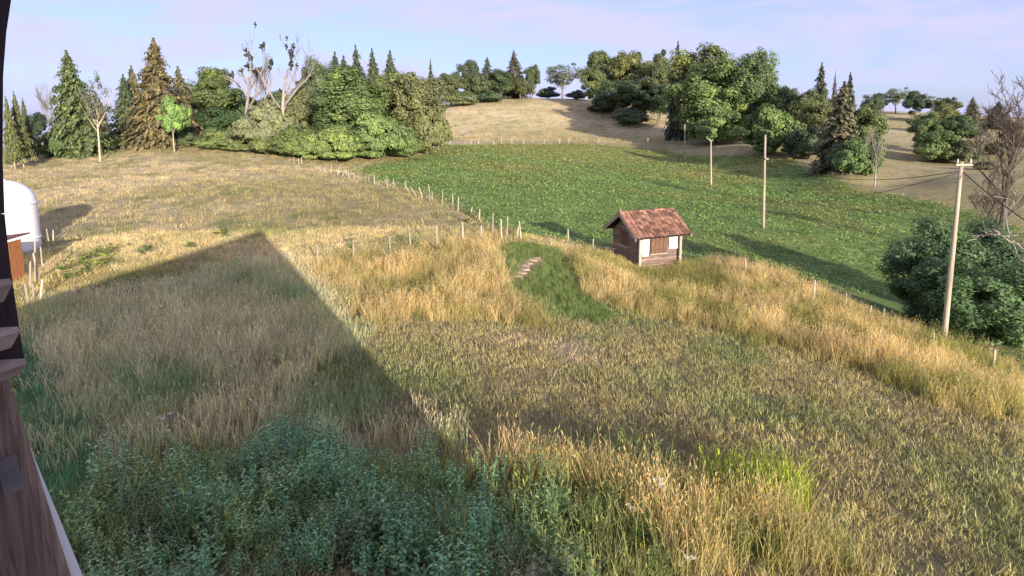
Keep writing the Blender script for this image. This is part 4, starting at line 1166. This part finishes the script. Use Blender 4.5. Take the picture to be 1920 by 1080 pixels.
# mown lawn
x, y = samples((-22, 28), (5.5, 31), 5.0, 61)
k = inview(x, y)
for kk in ('tallA', 'tallB', 'tallC', 'weeds', 'path', 'lush', 'shade', 'mid'): k &= ~inside(R[kk], x, y)
k &= ~(inside(R['field'], x, y)) & ((softin(R['bare'], x, y, .8) < .5) | (np.random.default_rng(69).random(len(x)) < .35))
x, y = x[k], y[k]
c = cover(x, y) * 1.42
scatter('lawn_grass', 'mown patchy green and straw lawn grass', shortp, with_z(x, y), np.random.default_rng(62).uniform(.7, 1.5, len(x)), vary(c, x, y, .7, .35, 63), seed=61)
# the odd longer tuft in the lawn
x, y = samples((-22, 28), (5.5, 30), .45, 64)
k = inview(x, y)
for kk in ('path', 'weeds', 'bare', 'tallA', 'tallB', 'field'): k &= ~inside(R[kk], x, y)
k &= fbm(x, y, 3, 65) > .45
x, y = x[k], y[k]
c = lerp(cover(x, y)*1.1, np.array([.38, .26, .12]), np.full(len(x), .35))
scatter('lawn_tufts', 'scattered longer tufts in the mown lawn', midp, with_z(x, y), np.random.default_rng(66).uniform(.25, .65, len(x)), vary(c, x, y, .7, .3, 67), seed=64)
# green field
x, y = samples((-20, 60), (30, 150), 2.4, 71)
k = inview(x, y) & inside(R['field'], x, y) & (np.random.default_rng(72).random(len(x)) < np.clip(1.5 - y/75, .22, 1))
x, y = x[k], y[k]
c = cover(x, y) * 1.12
scatter('field_plants', 'low leafy green plants covering the mown field', rosp, with_z(x, y), np.random.default_rng(73).uniform(.45, 1.0, len(x))*(1 + np.clip((y-40)/60, 0, 1.0)), vary(c, x, y, 2.0, .30, 74), seed=71)
# dry pasture
x, y = samples((-60, 6), (20, 90), 1.6, 81)
k = inview(x, y) & ~inside(R['field'], x, y) & ((y > 29 + .0*x) | (x < -9))
for kk in ('shade', 'tallA', 'path'): k &= ~inside(R[kk], x, y)
k &= np.random.default_rng(82).random(len(x)) < np.clip(1.6 - y/70, .3, 1)
x, y = x[k], y[k]
c = cover(x, y) * 1.1
scatter('pasture_grass', 'dry straw-coloured pasture grass beyond the garden', dryp, with_z(x, y), np.random.default_rng(83).uniform(.4, 1.0, len(x)), vary(c, x, y, 1.2, .3, 84), seed=81)
# hill meadow
x, y = samples((-30, 60), (150, 240), .22, 91)
k = inside(wpoly([(830,262),(845,206),(900,197),(1000,190),(1090,192),(1180,225),(1250,255),(1290,275),(1100,266)]), x, y); x, y = x[k], y[k]
c = cover(x, y) * 1.1
scatter('hill_grass', 'dry golden grass of the distant hill meadow', dryp, with_z(x, y), np.random.default_rng(92).uniform(1.0, 2.2, len(x)), vary(c, x, y, 4, .3, 93), seed=91)

# ------------------------------------------------------------------ single plants, stones, flowers
def big_plant(name, label, px, py, hpx, wpx, col, seed, grp, flower=False):
    r = np.random.default_rng(seed)
    g = hit(px, py); H = hpx / F * g[1]; W = wpx / F * g[1]
    root = empty(name, tuple(g), r.uniform(0, 6)); prop(root, label, 'plant', grp)
    st = MB().tube([(0, 0, -.03), (r.normal()*.02, 0, H*.5), (r.normal()*.03, r.normal()*.03, H)], [.014, .011, .006], 5)
    st.obj('stem', M['post'] if flower else M['bark'], root)
    n = 26; f = r.random(n)**.8; az = r.uniform(0, 6.28, n)
    d = unit(np.stack([np.cos(az), np.sin(az), r.uniform(-.1, .8, n)], 1)); L = W*.36*(1.15 - .75*f)*r.uniform(.7, 1.2, n)
    c = np.stack([0*f, 0*f, H*f*.92], 1) + d*L[:, None]
    sd = unit(np.cross(d, np.array([0, 0, 1.0])) + r.normal(size=(n, 3))*.25)
    o = MB().leaves(c, d, sd, L, L*.36, r.random(n)).obj('leaves', M['leaf'], root); o.color = (*col, 1)
    return root
pl = [(118,508,20,26),(132,500,26,26),(150,494,22,28),(160,486,18,24),(176,484,24,28),(190,480,26,28),(205,482,28,26),(212,470,20,22),(140,520,22,26),(166,503,20,26),(182,500,20,24),(196,494,18,22),(126,522,16,20),(156,512,16,22)]
for i, (a, b_, hh, ww) in enumerate(pl):
    big_plant('leafy_weed', 'pale green broad-leaved weed in the sunlit patch beside the timber shed', a, b_+4, hh, ww, (.22, .27, .08), 500+i, 'broad-leaved weeds by the shed')
for i, (a, b_, hh, ww, lab) in enumerate([(255,560,44,34,'grey leafless-looking thistle standing in the house shadow'),(415,445,22,34,'pale thistle on the shadow edge close to the roof corner'),
        (358,468,14,26,'low pale plant on the shadow edge of the pasture'),(456,535,26,34,'blue-green thistle in the shaded grass'),(272,478,18,30,'little pale plant lit beside the shadow edge'),
        (200,540,16,22,'small grey-green weed in the shaded pasture'),(660,470,40,26,'tall pale thistle among the stakes'),(780,470,30,20,'slim thistle beside the tallest stake'),
        (880,420,26,30,'pale green thistle at the corner of the stakes'),(1455,865,34,40,'green leafy weed at the border of the mown lawn'),(820,480,24,26,'short thistle at the foot of a stake')]):
    big_plant('thistle', lab, a, b_, hh, ww, (.17, .21, .09), 530+i, None)
def umbel(px, py, hpx, label, seed, n=5, s=1.0):
    r = np.random.default_rng(seed); g = hit(px, py); H = hpx / F * g[1]
    root = empty('umbel_flower', tuple(g)); prop(root, label, 'flower')
    for k in range(n):
        a = r.uniform(0, 6.28); e = np.array([math.cos(a)*.13*s*r.random(), math.sin(a)*.13*s*r.random(), H*r.uniform(.85, 1.08)])
        MB().tube([(0, 0, 0), (0, 0, H*.45), e], [.006, .005, .003], 4).obj('stalk', M['post'], root)
        b = MB(); m = 9
        for q in range(m):
            aa = q*2.4; rr = .045*s*math.sqrt(q/m)
            b.box((-.011*s, -.011*s, 0), (.011*s, .011*s, .008), np.array([[1, 0, 0, rr*math.cos(aa)], [0, 1, 0, rr*math.sin(aa)], [0, 0, 1, r.normal()*.006], [0, 0, 0, 1]]))
        o = b.obj('flower_head', M['petal'], root, loc=tuple(e))
for i, (a, b_, hh, n, s, lab) in enumerate([(1236,960,62,7,1.0,'cream umbel flower cluster rising from the golden clump'),(598,730,12,1,1.3,'single white flower in the shaded grass'),(616,722,10,1,.8,'tiny white flower next to a bigger white one'),
        (310,800,22,3,1.0,'white umbel flowers above the nettles in shade'),(490,815,14,2,.7,'pair of small white flowers in the shaded meadow grass'),(420,815,14,1,.7,'lone small white flower at the edge of the nettles'),
        (1180,985,40,3,.9,'pale umbel flower between nettles and golden grass'),(1290,1068,34,4,.9,'white umbel flowers low in the golden clump'),(722,775,8,1,.7,'small white flower on the flattened straw')]):
    umbel(a, b_, hh, lab, 560+i, n, s)
def stone(px, py, w, d, hh, seed, parent):
    r = np.random.default_rng(seed); g = hit(px, py)
    n = 8; a = np.arange(n)*2*math.pi/n; q = 1 + r.normal(size=n)*.12
    pts = np.stack([np.cos(a)*w/2*q, np.sin(a)*d/2*q, np.zeros(n)], 1)
    v = np.vstack([pts - [0, 0, .12], pts*1.0 + [0, 0, hh*.7], pts*.86 + np.array([0, 0, hh]) + np.column_stack([np.zeros((n, 2)), r.normal(size=n)*.01])])
    qd = [[k*n+i, k*n+(i+1) % n, (k+1)*n+(i+1) % n, (k+1)*n+i] for k in range(2) for i in range(n)]
    tr = [[2*n, 2*n+i, 2*n+i+1] for i in range(1, n-1)]
    base = np.array(parent.location)
    return MB().add(v, qd, tr).obj('stone', M['stone'], parent, loc=tuple(g - base), rot=(r.normal()*.06, r.normal()*.06, r.uniform(-.4, .4)))
for i, (a, b_, w, lab) in enumerate([(145,552,.5,'dark molehill lying between the thin stakes'),(132,562,.4,'small dark molehill beside the first thin stake'),(278,452,.35,'dark clod on the sunlit pasture'),(243,461,.35,'small dark clod near the broad-leaved weeds'),
        (277,466,.3,'dark clod close to the shadow edge'),(345,544,.35,'dark molehill at the edge of the seeding grass'),(180,540,.3,'low dark clod in the shaded pasture')]):
    r = np.random.default_rng(700+i); g = hit(a, b_); b = MB(); n = 9
    an = np.arange(n)*2*math.pi/n
    v = np.vstack([np.stack([np.cos(an)*w/2*f*(1+r.normal(size=n)*.12), np.sin(an)*w/2*f*(1+r.normal(size=n)*.12), np.full(n, z)+r.normal(size=n)*.01], 1) for f, z in ((1.1, -.04), (.85, .05), (.5, .11), (.08, .13))])
    qd = [[k*n+i2, k*n+(i2+1) % n, (k+1)*n+(i2+1) % n, (k+1)*n+i2] for k in range(3) for i2 in range(n)]
    prop(b.add(v, qd).obj('molehill', M['earth'], None, True, loc=tuple(g)), lab, 'molehill')
g0 = hit(985, 505)
steps = empty('stone_steps', tuple(g0)); prop(steps, 'rough pale stone steps climbing the trodden hollow', 'steps')
for i, (a, b_, w) in enumerate([(972,518,.5),(978,512,.6),(984,506,.6),(986,499,.55),(992,494,.6),(998,488,.6),(1006,484,.5)]):
    stone(a, b_, w*.75, .22, .045, 600+i, steps)
